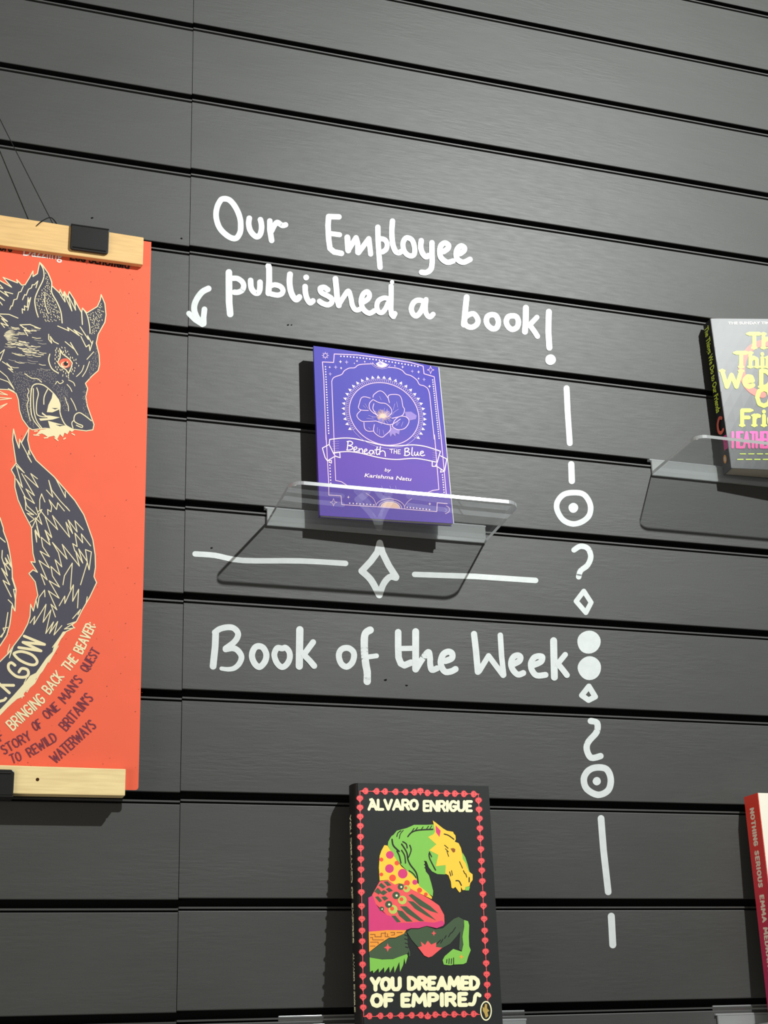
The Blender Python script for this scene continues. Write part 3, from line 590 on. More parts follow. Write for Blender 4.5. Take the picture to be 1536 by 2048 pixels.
# ---- black hardback with the horse
BF = bil((.4303, -.0520, -.1268), (.5670, -.0520, -.1268), (.4359, -.0340, .1060), (.5738, -.0340, .1064))
_n = np.cross(np.array([1, 0, 0]), np.array([0, .018, .2328])); _n /= np.linalg.norm(_n)
if _n[1] > 0: _n = -_n
BP = Plane((.4303, -.0520, -.1268), _n)
M_BLK = mat('black_cloth_jacket', (.019, .021, .0205), .55, .2, var=.06, scale=200)
M_BROWN = mat('spine_black', (.014, .012, .011), .55, .3)
C_ = lambda n, c, k=1.0: mat(n, tuple(v*k for v in lin(c)), .55, .3, var=.04, scale=120)
M_CORAL = C_('coral_print', (242, 92, 92)); M_DRED = C_('crimson_print', (150, 35, 50)); M_GRN = C_('leaf_green_print', (130, 196, 80)); M_DGR = C_('dark_green_print', (66, 88, 60)); M_YEL = C_('yellow_print', (250, 205, 62))
M_MAG = C_('magenta_print', (218, 60, 120)); M_CRM = C_('cream_print', (254, 250, 205)); M_ORG = C_('amber_print', (246, 160, 55)); M_RED = C_('red_orange_print', (240, 85, 55)); M_BK = C_('black_print', (24, 24, 22)); M_LG = C_('pale_lime_print', (190, 205, 95)); M_GOLD = C_('gold_print', (190, 160, 80)); M_DBR = C_('rust_print', (150, 85, 30))
book = empty('hardback_book', (.502, -.032, -.127), 'black hardback with a green and yellow horse inside a pink skull-bead border', 'book', 'books on the wall shelves')
DEP = .023
back = lambda u, v: BF(u, v)+np.array((0, DEP, 0.0))*1.0
mb = MB(); slab(mb, lerp(BF, back, .12), lerp(BF, back, .9), M_PAGES, 2, 2, .01, .975, .012, .988); mb.build('page_block', book)
mb = MB(); slab(mb, lerp(BF, back, .9), back, M_BLK, 2, 2); mb.build('back_cover', book)
mb = MB()   # rounded spine with lettering
arc = [(-.0036*math.sin(math.pi*k/10)-.0004, DEP*(.5-.5*math.cos(math.pi*k/10))) for k in range(11)]
rows = []
for i in range(2):
    e = BF(np.array(0.), np.array(float(i))); rows.append([e+np.array((dx, dy, 0)) for dx, dy in reversed(arc)])
mb.grid(rows, M_BROWN)
for r_ in (0, 1): mb.add(rows[r_], [tuple(range(11))[::(-1 if r_ == 0 else 1)]], M_BROWN)
class Spine:
    """lettering running down a spine: px x = distance down (mm), y = across (mm, towards the wall)"""
    def __init__(s, top, bot, across, n, round_=0.0, depth=1.0, mid=0.0): s.top, s.bot, s.ac, s.n = [np.array(q, float) for q in (top, bot, across, n)]; s.r = round_; s.d = depth; s.mid = mid
    def at(s, px, off):
        px = np.asarray(px); d = (s.bot-s.top)/np.linalg.norm(s.bot-s.top)
        f = np.clip((s.mid+px[:, 1]*.001)/s.d, 0, 1); bul = s.r*np.sqrt(np.clip(1-(2*f-1)**2, 0, 1))
        return s.top[None]+px[:, 0:1]*.001*d[None]-px[:, 1:2]*.001*s.ac[None]+(np.asarray(off)+bul)[:, None]*s.n[None]
e0 = BF(np.array(0.), np.array(0.)); e1 = BF(np.array(0.), np.array(1.))
sp = Art(Spine(e1+np.array((-.0004, DEP*.66, 0)), e0+np.array((-.0004, DEP*.66, 0)), (0, -1, 0), (-1, 0, 0), .0036, DEP, DEP*.66), .00003, .00001)
sp.text('YOU DREAMED OF EMPIRES', (30, 3.0), (150, 3.0), 6.0, 1.5, M_CRM); sp.text('ALVARO ENRIGUE', (160, 2.5), (212, 2.5), 5.0, 1.1, M_CRM)
sp.into(mb); mb.build('spine', book)
mb = MB(); slab(mb, BF, lerp(BF, back, .1), M_BLK, 2, 2)
a = Art(BP, .0002, .00004)
W6 = T(660, 1540, 3.84); H1 = T(720, 1610, 6.4); H2 = T(720, 1780, 6.4); TT = T(720, 1930, 5.486)
def bead(x, y, vert, flip=1):
    (X, Y), = W6([(x, y)])
    q = [(0, 7.5), (2.3, 3.4), (5.6, .5), (6.2, -2.6), (4.4, -6), (0, -7.6), (-4.4, -6), (-6.2, -2.6), (-5.6, .5), (-2.3, 3.4)]
    f = lambda p, k: [(X+px_*k, Y+flip*py_*k) if vert else (X-flip*py_*k, Y+px_*k) for px_, py_ in p]
    a.fill(f([(p[0]*1.22, p[1]*1.12) for p in q], 1), M_DRED, 2); a.fill(f(q, 1), M_CORAL, 3)
    for s_ in (-2.3, 2.3): a.disc(*f([(s_, -.4)], 1)[0], 1.0, M_DRED, 4, n=6)
ly = [225, 295, 365, 437, 520, 605, 692, 770, 855, 945, 1052, 1150, 1240, 1322, 1405, 1500, 1590, 1672, 1750, 1830]
ry = [240, 310, 380, 455, 530, 615, 705, 778, 860, 960, 1050, 1150, 1240, 1315, 1400, 1490, 1575, 1655, 1740]
a.stroke(W6([(229, 165), (258, 1895)]), 1.3, M_CORAL, 2, n=4); a.stroke(W6([(1138, 185), (1212, 1790)]), 1.3, M_CORAL, 2, n=4); a.stroke(W6([(229, 162), (1145, 185)]), 1.3, M_CORAL, 2, n=4); a.stroke(W6([(258, 1895), (1150, 1878)]), 1.3, M_CORAL, 2, n=4)
for y in ly: bead(229+26*(y-225)/1605, y, True)
for y in ry: bead(1140+70*(y-240)/1500, y, True)
for x in [265, 350, 415, 497, 572, 640]: bead(x, 162+22*(x-265)/845, False, 1)
bead(693, 168, True)
for x in [755, 822, 900, 965, 1035, 1110]: bead(x, 164+22*(x-265)/845, False, -1)
for x in [295, 380, 455, 540, 620, 690]: bead(x, 1890-14*(x-295)/815, False, 1)
bead(750, 1886, True, -1)
for x in [815, 885, 960, 1035, 1110]: bead(x, 1888-14*(x-295)/815, False, -1)
a.text('ALVARO', *W6([(298, 303), (672, 303)]), 18.5, 5.6, M_CRM, 3, gap=.2); a.fill(W6([(300, 222), (325, 215), (330, 228), (303, 240)]), M_CRM, 3)
a.text('ENRIGUE', *W6([(718, 312), (1085, 314)]), 18.5, 5.6, M_CRM, 3, gap=.24)
a.text('YOU', *TT([(128, 272), (435, 268)]), 22, 8.2, M_CRM, 3, gap=.24); a.text('DREAMED', *TT([(535, 262), (1295, 258)]), 22, 8.0, M_CRM, 3, gap=.27)
a.text('OF', *TT([(130, 450), (355, 448)]), 22, 8.2, M_CRM, 3, gap=.3); a.text('EMPIRE', *TT([(458, 447), (1165, 438)]), 22, 8.2, M_CRM, 3, gap=.3)
a.stroke(TT([(1200, 430), (1235, 432), (1255, 395), (1262, 345), (1285, 318), (1312, 335)]), 7.4, M_CRM, 3, smooth=True)
a.disc(*W6([(1197, 1850)])[0], 11.6, M_CRM, 4, ry=19.8, n=28); a.disc(*W6([(1197, 1850)])[0], 9.4, M_BK, 5, ry=17.2, n=28)
a.fill(W6([(1190, 1795), (1205, 1800), (1205, 1830), (1222, 1850), (1208, 1860), (1215, 1890), (1195, 1905), (1185, 1870), (1172, 1850), (1170, 1815), (1182, 1830)]), M_GOLD, 6)
# horse
F = lambda tf, pts, M, L: a.fill(tf(pts), M, L)
K = lambda tf, pts, w=1.8, M=M_BK, L=9: a.stroke(tf(pts), w, M, L, smooth=len(pts) > 2, n=6)
F(H1, [(940, 250), (860, 255), (690, 255), (600, 295), (470, 330), (430, 380), (400, 400), (360, 470), (355, 520), (400, 600), (450, 680), (500, 740), (560, 800), (640, 880), (700, 940), (745, 1010), (760, 1060), (850, 1120), (930, 1170), (935, 1100), (910, 1000), (880, 900), (840, 850), (825, 715), (850, 720), (880, 800), (920, 850), (990, 885), (1080, 890), (1120, 880), (1150, 700), (1050, 450), (960, 330)], M_GRN, 3)
F(H1, [(930, 200), (960, 220), (1060, 300), (1110, 330), (1190, 345), (1200, 370), (1220, 390), (1225, 440), (1210, 470), (1260, 490), (1290, 550), (1310, 640), (1320, 700), (1360, 760), (1390, 850), (1440, 890), (1440, 960), (1410, 1000), (1400, 1040), (1350, 1050), (1340, 1090), (1310, 1090), (1290, 1050), (1290, 1110), (1270, 1120), (1240, 1080), (1220, 1050), (1190, 1070), (1170, 1060), (1160, 980), (1130, 900), (1090, 880), (1095, 770), (970, 785), (1000, 640), (885, 580), (975, 505), (870, 410), (940, 375), (960, 340)], M_YEL, 5)
F(H1, [(1310, 610), (1345, 670), (1375, 760), (1402, 865), (1385, 840), (1350, 745), (1312, 690)], M_GRN, 6); F(H1, [(1345, 1050), (1405, 1045), (1392, 1095), (1345, 1095)], M_GRN, 6)
F(H1, [(965, 260), (1030, 330), (1015, 410), (970, 350)], M_MAG, 6); F(H1, [(1155, 560), (1190, 552), (1218, 566), (1215, 600), (1190, 612)], M_DBR, 6)
for q, w in (([(610, 405), (660, 350), (750, 322), (930, 312)], 2.6), ([(655, 350), (690, 300)], 1.8), ([(700, 335), (735, 290)], 1.8), ([(780, 318), (805, 282)], 1.8), ([(845, 315), (875, 272)], 1.8), ([(890, 310), (915, 268)], 1.6), ([(408, 440), (425, 520), (500, 595)], 2.8), ([(470, 405), (482, 360), (522, 330)], 1.8), ([(500, 430), (515, 370), (552, 325)], 1.6),
             ([(545, 470), (590, 500), (602, 552)], 2.2), ([(530, 500), (570, 560), (600, 620), (612, 700), (645, 770), (700, 840), (728, 900), (742, 1000)], 2.6), ([(635, 515), (652, 580), (620, 670)], 2.2), ([(470, 590), (500, 650), (522, 745)], 2.4), ([(530, 580), (570, 650), (580, 745)], 2.2), ([(882, 620), (892, 690), (965, 835)], 2.2), ([(885, 600), (915, 665)], 1.8), ([(625, 840), (680, 880), (715, 930)], 1.8),
             ([(822, 720), (848, 740)], 1.6), ([(822, 760), (848, 780)], 1.6), ([(826, 800), (850, 820)], 1.6), ([(1075, 372), (1130, 390), (1200, 440)], 2.0), ([(1080, 515), (1125, 555)], 1.5), ([(1090, 560), (1130, 600)], 1.3), ([(1110, 590), (1132, 660)], 1.3), ([(1272, 725), (1310, 810)], 1.4), ([(1320, 840), (1340, 880)], 1.6), ([(1350, 880), (1365, 925)], 1.6), ([(1395, 930), (1395, 985)], 2.2), ([(1225, 970), (1265, 975), (1295, 1030)], 2.2), ([(1145, 855), (1160, 910)], 1.6), ([(1170, 840), (1180, 900)], 1.4)):
    K(H1, q, w)
F(H1, [(310, 515), (350, 520), (400, 600), (450, 680), (530, 790), (650, 880), (720, 950), (760, 1040), (850, 1110), (920, 1180), (915, 1205), (780, 1140), (640, 1070), (560, 1012), (500, 1005), (440, 1020), (400, 1000), (360, 960), (250, 970), (245, 880), (240, 800), (250, 650), (270, 590)], M_YEL, 5)
for x, y, r, M_ in ((380, 640, 50, M_MAG), (375, 815, 56, M_MAG), (545, 880, 62, M_MAG), (700, 990, 33, M_MAG), (272, 700, 26, M_RED), (470, 745, 30, M_RED), (272, 890, 24, M_RED), (415, 935, 44, M_RED), (600, 1000, 37, M_RED), (760, 1092, 33, M_RED), (840, 1145, 24, M_RED)):
    a.disc(*H1([(x, y)])[0], r/6.4, M_, 6, n=18)
F(H2, [(250, -110), (360, -125), (440, -70), (560, -80), (640, -20), (880, 110), (940, 150), (1010, 200), (1075, 320), (1080, 430), (940, 420), (480, 420), (430, 350), (340, 320), (200, 180), (150, 70)], M_CORAL, 6)
F(H2, [(105, 100), (160, 70), (200, 180), (250, 250), (340, 320), (430, 350), (480, 420), (620, 420), (800, 405), (940, 420), (1050, 390), (1080, 430), (1060, 460), (980, 490), (850, 460), (750, 490), (650, 490), (580, 515), (110, 535)], M_MAG, 7)
for q in ([(620, 70), (660, 50), (900, 210), (1000, 300), (900, 270), (760, 200)], [(610, 140), (680, 150), (880, 310), (970, 390), (850, 330), (700, 240)], [(510, 210), (590, 210), (820, 400), (760, 400), (600, 300)], [(470, 260), (540, 270), (670, 405), (590, 405), (500, 330)], [(400, 330), (450, 330), (520, 410), (470, 415)],
          [(235, -60), (270, -92), (330, -40), (290, -15)], [(300, -105), (350, -110), (400, -60), (350, -50)], [(180, 20), (225, -30), (270, 20), (240, 60)], [(250, 40), (300, 0), (350, 30), (300, 70)], [(330, -10), (370, -30), (420, 10), (370, 30)], [(190, 90), (230, 80), (280, 140), (250, 160)], [(270, 90), (320, 80), (360, 110), (310, 140)]):
    F(H2, q, M_DGR, 8)
for x, y, r in ((520, -40, 40), (460, 70, 48), (365, 185, 46), (275, 243, 30)):
    a.disc(*H2([(x, y)])[0], r/6.4, M_DGR, 9, n=14); a.disc(*H2([(x+6, y+2)])[0], r/20, M_CRM, 10, n=8)
for x, y, r in ((595, -15, 46), (540, 130, 56), (420, 250, 58)):
    a.disc(*H2([(x, y)])[0], r/6.4, M_LG, 8, n=16); a.disc(*H2([(x-12, y-10)])[0], r/14, M_RED, 9, n=10)
F(H2, [(110, 535), (340, 515), (590, 515), (560, 560), (450, 610), (370, 612), (250, 690), (115, 795)], M_ORG, 7)
for q in ([(130, 570), (190, 570), (190, 600), (270, 600), (270, 555), (330, 555)], [(130, 610), (160, 610), (160, 640), (300, 640)], [(320, 540), (320, 600), (370, 600)], [(390, 545), (440, 545), (440, 575), (400, 580)], [(470, 545), (540, 545)], [(130, 670), (230, 668), (230, 690)], [(130, 720), (190, 718)], [(350, 560), (350, 590)]):
    a.stroke(H2(q), 1.5, M_DBR, 8, n=6)
F(H2, [(590, 540), (605, 600), (610, 700), (620, 800), (560, 840), (420, 880), (280, 885), (120, 865), (115, 800), (250, 700), (370, 620), (450, 620), (560, 560)], M_DGR, 7)
F(H2, [(120, 865), (280, 890), (420, 885), (600, 820), (610, 850), (580, 950), (565, 870), (550, 960), (510, 1050), (500, 920), (480, 970), (440, 1060), (430, 970), (380, 1060), (370, 980), (310, 1060), (305, 990), (240, 1060), (235, 1005), (170, 1065), (160, 1030), (125, 1050)], M_GRN, 7)
F(H2, [(600, 540), (650, 500), (750, 500), (850, 465), (960, 505), (1060, 490), (1130, 430), (1200, 370), (1260, 345), (1330, 385), (1320, 520), (1315, 720), (1300, 780), (1265, 760), (1280, 530), (1230, 600), (1150, 690), (1050, 745), (980, 760), (860, 800), (740, 730), (660, 640)], M_DGR, 6)
F(H2, [(740, 735), (790, 720), (775, 660), (830, 705), (865, 650), (910, 700), (975, 670), (970, 730), (1050, 740), (920, 850), (875, 865), (820, 840)], M_CORAL, 8)
F(H2, [(1330, 385), (1380, 400), (1395, 450), (1390, 600), (1395, 720), (1415, 770), (1380, 860), (1360, 930), (1320, 950), (1200, 955), (1150, 965), (1070, 955), (1055, 900), (1080, 850), (1190, 755), (1300, 790), (1320, 700), (1310, 600), (1330, 470)], M_GRN, 8)
def hstar(x, y, r, M): F(H2, [(x, y-r), (x+r*.28, y-r*.28), (x+r*.9, y), (x+r*.28, y+r*.28), (x, y+r), (x-r*.28, y+r*.28), (x-r*.9, y), (x-r*.28, y-r*.28)], M, 9)
hstar(352, 738, 55, M_CORAL); hstar(942, 555, 36, M_CORAL); hstar(1295, 857, 34, M_ORG)
for q in ([(570, 575), (605, 590)], [(570, 625), (610, 640)], [(575, 680), (612, 690)], [(580, 730), (615, 740)], [(980, 690), (1030, 640)], [(1030, 680), (1060, 630)], [(1080, 620), (1100, 585)], [(1130, 600), (1160, 550)], [(1170, 550), (1195, 520)], [(1200, 510), (1220, 480)], [(1110, 890), (1105, 935)], [(1140, 880), (1135, 945)], [(1170, 880), (1165, 945)], [(1195, 870), (1195, 955)]):
    K(H2, q, 1.9)
K(H2, [(615, 745), (630, 790), (632, 845)], 2.2, M_DGR)
a.into(mb); mb.build('front_cover', book)

# ---- grey-black book at the right edge
RF = bil((.9061, -.0281, .4868), (1.0330, -.0450, .4868), (.9050, -.0245, .6848), (1.0290, -.0560, .6846))
RB = bil((.9074, -.0088, .4856), (1.0360, -.0140, .4856), (.9068, -.0050, .6848), (1.0340, -.0100, .6846))
M_SLATE = mat('black_matt_cover', (.030, .034, .036), .44, .5, var=.05, scale=50)
M_SPB = mat('black_spine', (.012, .012, .013), .5, .4)
M_LIME = mat('lime_print', (.62, .78, .06), .45, .4, var=.05); M_HOT = mat('hot_pink_print', (.75, .05, .30), .45, .4, var=.05); M_PRAWN = mat('prawn_red_print', (.62, .12, .08), .45, .4, var=.3, scale=60); M_PALE = mat('pale_print', (.75, .7, .62), .45, .4)
book = empty('paperback_book', (.968, -.024, .4855), 'thick grey-black paperback with lime lettering on the upper right shelf', 'book', 'books on the wall shelves')
mb = MB(); slab(mb, lerp(RF, RB, .04), lerp(RF, RB, .96), M_PAGES, 6, 4, .012, .99, .004, .996); mb.build('page_block', book)
mb = MB(); slab(mb, lerp(RF, RB, .96), RB, M_SPB, 6, 4); mb.build('back_cover', book)
mb = MB(); slab(mb, RF, RB, M_SPB, 1, 4, u0=-.003, u1=.006)
sp = Art(Spine((.9045, -.0150, .6848), (.9063, -.0186, .4866), (0, -1, 0), (-1, 0, 0)), .0009)
sp.ftext('The Things We Do to Our Friends', (7, 4.2), (122, 4.2), 9, M_LIME, 2, bold=.02)
sp.stroke([(132, -5), (130, 0), (136, 5), (145, 5), (149, 0), (147, -5)], 4.2, M_PRAWN, 2, smooth=True)
sp.text('HEATHER', (156, -2), (172, -2), 7, 1.7, M_HOT, 2); sp.disc(183, 0, 5.5, M_ORG, 2, ry=3.6); sp.disc(183, 0, 3.4, M_PALE, 3, ry=1.5)
sp.into(mb); mb.build('spine', book)
mb = MB(); slab(mb, RF, lerp(RF, RB, .04), M_SLATE, 10, 10)
a = Art(Patch(RF, (-.15, -1, 0)), .0002, .00006)
N1 = T(1400, 620, 11.29); N2 = T(1400, 790, 11.29)
a.ftext('THE SUNDAY TIMES BESTSELLER', (1456, 649), (1606, 648), 4.8, M_PALE, 2, bold=.02)
a.stroke([(1530+47*math.cos(t), 738+52*math.sin(t)) for t in [math.radians(v) for v in range(95, 330, 15)]], 13, M_PRAWN, 2, n=8)
a.text('The', (1498, 696), (1564, 696), 28, 7.6, M_LIME, 4, gap=.25, serif=4.5)
a.text('Things', (1472, 734), (1592, 734), 28, 7.6, M_LIME, 4, gap=.25, serif=4.5)
a.text('We', (1444, 774), (1506, 774), 32, 8.4, M_LIME, 4, gap=.16, serif=4.5); a.text('Do to', (1522, 774), (1612, 774), 32, 8.4, M_LIME, 4, gap=.22, serif=4.5)
a.text('Our', (1514, 812), (1588, 812), 34, 8.4, M_LIME, 4, gap=.25, serif=4.5)
a.text('Friends', (1484, 851), (1616, 851), 30, 7.8, M_LIME, 4, gap=.25, serif=4.5)
a.text('HEATHER DARWENT', (1465, 895), (1640, 895), 30, 5.2, M_HOT, 4, gap=.2)
for k in range(9): a.stroke([(1480+17*k, 908), (1491+17*k, 908)], 1.9, M_LIME, 3, n=6); a.stroke([(1475+17*k, 919), (1486+17*k, 919)], 2.1, M_LIME, 3, n=6)
a.into(mb); mb.build('front_cover', book)

# ---- red-spined book, lower right corner
QF = bil((.8745, -.0480, -.1265), (1.0115, -.0480, -.1265), (.8835, -.0360, .1065), (1.0205, -.0360, .1065))
QB = lambda u, v: QF(u, v)+np.array((0, .0270, 0))
M_CREAMC = mat('cream_white_cover', (.80, .76, .64), .5, .35, var=.04)
M_REDS = bpy.data.materials.new('red_to_magenta_spine'); M_REDS.use_nodes = True
nt = M_REDS.node_tree; b_ = nt.nodes['Principled BSDF']; tc = nt.nodes.new('ShaderNodeTexCoord'); sx = nt.nodes.new('ShaderNodeSeparateXYZ'); nt.links.new(tc.outputs['Object'], sx.inputs[0])
mr = nt.nodes.new('ShaderNodeMapRange'); mr.inputs['From Min'].default_value = .03; mr.inputs['From Max'].default_value = .2; nt.links.new(sx.outputs['Z'], mr.inputs['Value'])
cr = nt.nodes.new('ShaderNodeValToRGB'); cr.color_ramp.elements[0].color = (.46, .022, .11, 1); cr.color_ramp.elements[1].color = (.78, .055, .035, 1); nt.links.new(mr.outputs[0], cr.inputs[0]); nt.links.new(cr.outputs[0], b_.inputs['Base Color']); b_.inputs['Roughness'].default_value = .45
M_SPT = mat('cream_spine_lettering', (.88, .70, .56), .5, .3)
book = empty('paperback_book', (.958, -.028, -.127), 'white-covered book with a red spine at the lower right corner', 'book', 'books on the wall shelves')
mb = MB(); slab(mb, lerp(QF, QB, .04), lerp(QF, QB, .96), M_PAGEW, 2, 2, .012, .99, .004, .996); mb.build('page_block', book)
mb = MB(); slab(mb, lerp(QF, QB, .96), QB, M_CREAMC, 2, 2); mb.build('back_cover', book)
mb = MB(); slab(mb, QF, QB, M_REDS, 1, 2, u0=-.003, u1=.004)
q0 = QF(np.array(-.003), np.array(0.)); q1 = QF(np.array(-.003), np.array(1.))
sp = Art(Spine(q1+np.array((0, .0135, 0)), q0+np.array((0, .0135, 0)), (0, -1, 0), (-1, 0, 0)), .0003)
sp.text('NOTHING SERIOUS', (15, 3.4), (97, 3.4), 6.8, 2.2, M_SPT, 2, gap=.42); sp.text('EMMA MEDRANO', (106, 3.4), (184, 3.4), 6.8, 2.2, M_SPT, 2, gap=.42)
sp.disc(195, 0, 5.5, M_PALE, 2); sp.stroke([(192, -2), (195, 2), (199, 0)], 1.4, M_REDS, 3)
sp.into(mb); mb.build('spine', book)
mb = MB(); slab(mb, QF, lerp(QF, QB, .04), M_CREAMC, 2, 2); mb.build('front_cover', book)

# ------------------------------------------------------------------ the hanging poster
PY = -.0190
POST = Plane((0, PY, 0), (0, -1, 0))
root = empty('poster', (.013, PY, .4), 'orange poster with a snarling slate-grey wolf, hanging at the left edge', 'poster')
mb = MB()
# sheet: right edge hangs free below the bar with slightly rounded corner
xl, xr0, xr1 = -.198, .2246, .2227
Q = []
zs = [.0965+.0032*(1-math.cos(math.radians(15*k))) for k in range(7)]+[.0997+(.6858-.0997)*k/18 for k in range(1, 19)]
for i, z in enumerate(zs):
    t = (z-.0965)/(.6858-.0965); xr = xr0+(xr1-xr0)*t-(.0032*(1-math.sin(math.radians(15*i))) if i < 7 else 0)
    Q.append([(xl+(xr-xl)*j/16, PY, z) for j in range(17)])
mb.grid(Q, M_ORANGE); mb.grid([[(x, y+.0004, z) for x, y, z in r] for r in Q], M_CREAM, flip=True)
a = Art(POST, .00012, .00005)
A = T(0, 480, 6.678); B = T(0, 680, 6.678); C = T(0, 850, 6.678); D = T(0, 1050, 6.678); E = T(0, 1220, 6.678); F6 = T(0, 1360, 6.678)
headA = [(-2950, 5500), (-2900, 2900), (-2250, 1450), (-1200, 720), (-420, 470), (-200, 520), (-60, 500), (0, 545), (155, 632), (40, 500), (235, 575), (222, 530), (290, 605), (335, 600), (400, 495), (440, 415), (440, 490), (500, 450), (530, 300), (570, 340), (640, 440), (690, 560), (690, 610), (795, 710), (803, 662), (840, 750), (860, 690), (900, 770), (925, 690), (1010, 825), (1060, 920), (1090, 970), (1100, 910), (1160, 975), (1300, 890), (1340, 800), (1350, 730), (1400, 850), (1415, 1000), (1400, 1100), (1310, 1260), (1285, 1380), (1322, 1530)]
headB = [(1325, 240), (1330, 330), (1310, 410), (1230, 480), (1140, 580), (1170, 650), (1145, 760), (1165, 880), (1215, 1020), (1255, 1130), (1240, 1200), (1150, 1215), (1000, 1195), (780, 1200), (600, 1180), (430, 1200), (380, 1170), (300, 1060), (260, 940), (245, 800), (215, 715), (120, 665), (0, 660), (-300, 720), (-800, 1250), (-1000, 2100)]
out = A(headA)+B(headB)
a.fill(out, M_NAVY, 1)
a.stroke(out, 1.9, M_CREAM, 2, n=6)
cs = lambda tf, pts, w=1.7, L=3, M=M_CREAM, **k: a.stroke(tf(pts), w, M, L, n=6, **k)
# ears
cs(A, [(535, 310), (580, 400), (580, 520), (505, 680), (465, 800), (480, 930), (510, 1030)], 2.2, smooth=True); cs(A, [(640, 440), (690, 570), (690, 700), (760, 830), (812, 960), (830, 1110)], 2.2, smooth=True); cs(A, [(600, 700), (600, 850), (645, 985)], 1.8, smooth=True)
cs(A, [(1100, 910), (1160, 1000), (1195, 1150), (1202, 1250)], 2.0, smooth=True); cs(A, [(1090, 970), (1100, 1130)], 2.2)
def dots(tf, poly, n, L=3, w=1.3, ln_=16, ang=1.2, M=M_CREAM, jit=.5):
    xs = [p[0] for p in poly]; ys = [p[1] for p in poly]; c = 0; tries = 0; used = []
    while c < n and tries < n*60:
        tries += 1; x = random.uniform(min(xs), max(xs)); y = random.uniform(min(ys), max(ys)); ins = False; j = len(poly)-1
        for i in range(len(poly)):
            if (poly[i][1] > y) != (poly[j][1] > y) and x < (poly[j][0]-poly[i][0])*(y-poly[i][1])/(poly[j][1]-poly[i][1])+poly[i][0]: ins = not ins
            j = i
        if not ins or any((x-u)**2+(y-v)**2 < (ln_*1.25)**2 for u, v in used): continue
        used.append((x, y)); c += 1; t = ang+random.uniform(-jit, jit); l = ln_*random.uniform(.5, 1)
        a.stroke(tf([(x, y), (x+l*math.cos(t), y+l*math.sin(t))]), w, M, L, n=6)
dots(A, [(600, 420), (660, 560), (680, 720), (790, 950), (800, 1090), (580, 1080), (490, 900), (490, 780), (600, 600)], 110)
dots(A, [(1350, 830), (1390, 1000), (1290, 1230), (1220, 1270), (1200, 1100), (1180, 990), (1300, 920)], 60, ln_=14)
M_GR = mat('poster_grey_hatching', (.30, .27, .23), .6, .3, var=.2, scale=300)
# fur flicks
for q in ([(300, 800), (330, 730), (350, 740), (380, 660), (420, 640), (430, 600), (460, 600), (505, 550), (480, 640)], [(130, 930), (150, 880), (165, 885), (185, 800), (225, 790), (250, 700), (280, 690), (310, 620)], [(300, 980), (295, 920), (330, 940), (325, 880), (365, 900), (375, 770), (380, 830), (410, 770), (370, 940)],
          [(770, 1150), (920, 1215), (900, 1170), (1060, 1280), (985, 1200), (1100, 1270)], [(1070, 1160), (1180, 1330), (1170, 1280), (1230, 1390), (1240, 1350), (1200, 1480), (1190, 1400), (1150, 1430), (1080, 1290)], [(870, 1360), (990, 1460), (940, 1370), (1040, 1536)],
          [(0, 990), (120, 995), (240, 1045)], [(0, 1010), (100, 1090), (20, 1050), (110, 1150), (10, 1110), (60, 1170)], [(265, 1135), (400, 1130), (530, 1185)], [(265, 1135), (400, 1230), (320, 1200), (370, 1280)], [(0, 600), (40, 650), (0, 640)], [(0, 680), (110, 755), (60, 690), (170, 720)], [(0, 760), (60, 810), (0, 770)], [(0, 830), (30, 870)],
          [(800, 720), (870, 830), (850, 700), (960, 950), (910, 740), (1010, 940), (990, 800), (1010, 870)], [(650, 1260), (650, 1330), (690, 1380), (670, 1290), (720, 1360), (780, 1390)]):
    cs(A, q, 1.8)
for k in range(46):   # cheek hatching
    t = k/45; x0 = 60+480*t*random.uniform(.6, 1.1); y0 = 1160+340*random.random(); l = 50+80*random.random()
    a.stroke(A([(x0, y0), (x0+l*.55, y0+l*.14), (x0+l, y0+l*.02+10)]), 1.3, M_CREAM if k % 3 else M_GR, 3, n=5)
for k in range(30):
    x0 = 100+450*random.random(); y0 = 0+400*random.random(); l = 50+90*random.random()
    a.stroke(B([(x0, y0), (x0+l*.5, y0+l*.16), (x0+l, y0+l*.16)]), 1.2, M_CREAM if k % 2 else M_GR, 3, n=5)
for k in range(26):
    t_ = -.55+1.5*k/25; r0_ = 20+30*random.random(); r1_ = 110+90*random.random()
    a.stroke(A([(40+r0_*math.cos(t_), 1260+r0_*math.sin(t_)), (40+r1_*math.cos(t_), 1260+r1_*math.sin(t_))]), 1.6, M_GR if k % 2 else M_CREAM, 2, n=5, taper=.8)
# eye
eye = [(800, 130), (835, 190), (930, 260), (965, 310), (950, 370), (915, 450), (880, 400), (800, 350), (770, 300), (800, 240), (806, 180)]
a.fill(B(eye), M_NAVY, 3); a.disc(*B([(868, 312)])[0], 12.4, M_IRIS, 4, ry=9.8, n=20); a.disc(*B([(865, 330)])[0], 8, M_CREAM, 5, ry=5.8); a.disc(*B([(872, 326)])[0], 6.2, M_IRIS, 6, ry=4.6); a.disc(*B([(880, 318)])[0], 4.4, M_INK, 7); a.disc(*B([(898, 300)])[0], 1.6, M_CREAM, 8)
cs(B, eye, 2.1, 8, closed=True)
cs(B, [(665, 190), (650, 270), (690, 380), (770, 440)], 2.2, smooth=True)
dots(B, [(740, 80), (860, 90), (960, 200), (1040, 260), (1060, 330), (960, 480), (900, 500), (780, 440), (720, 330), (730, 150)], 70, L=2, ln_=22, ang=1.4, w=1.5)
dots(B, [(180, 420), (740, 400), (760, 560), (600, 560), (420, 560), (400, 700), (400, 1000), (480, 1170), (400, 1150), (290, 960), (280, 760), (160, 560)], 230, ln_=14, w=1.0, M=M_GR, jit=1.5)
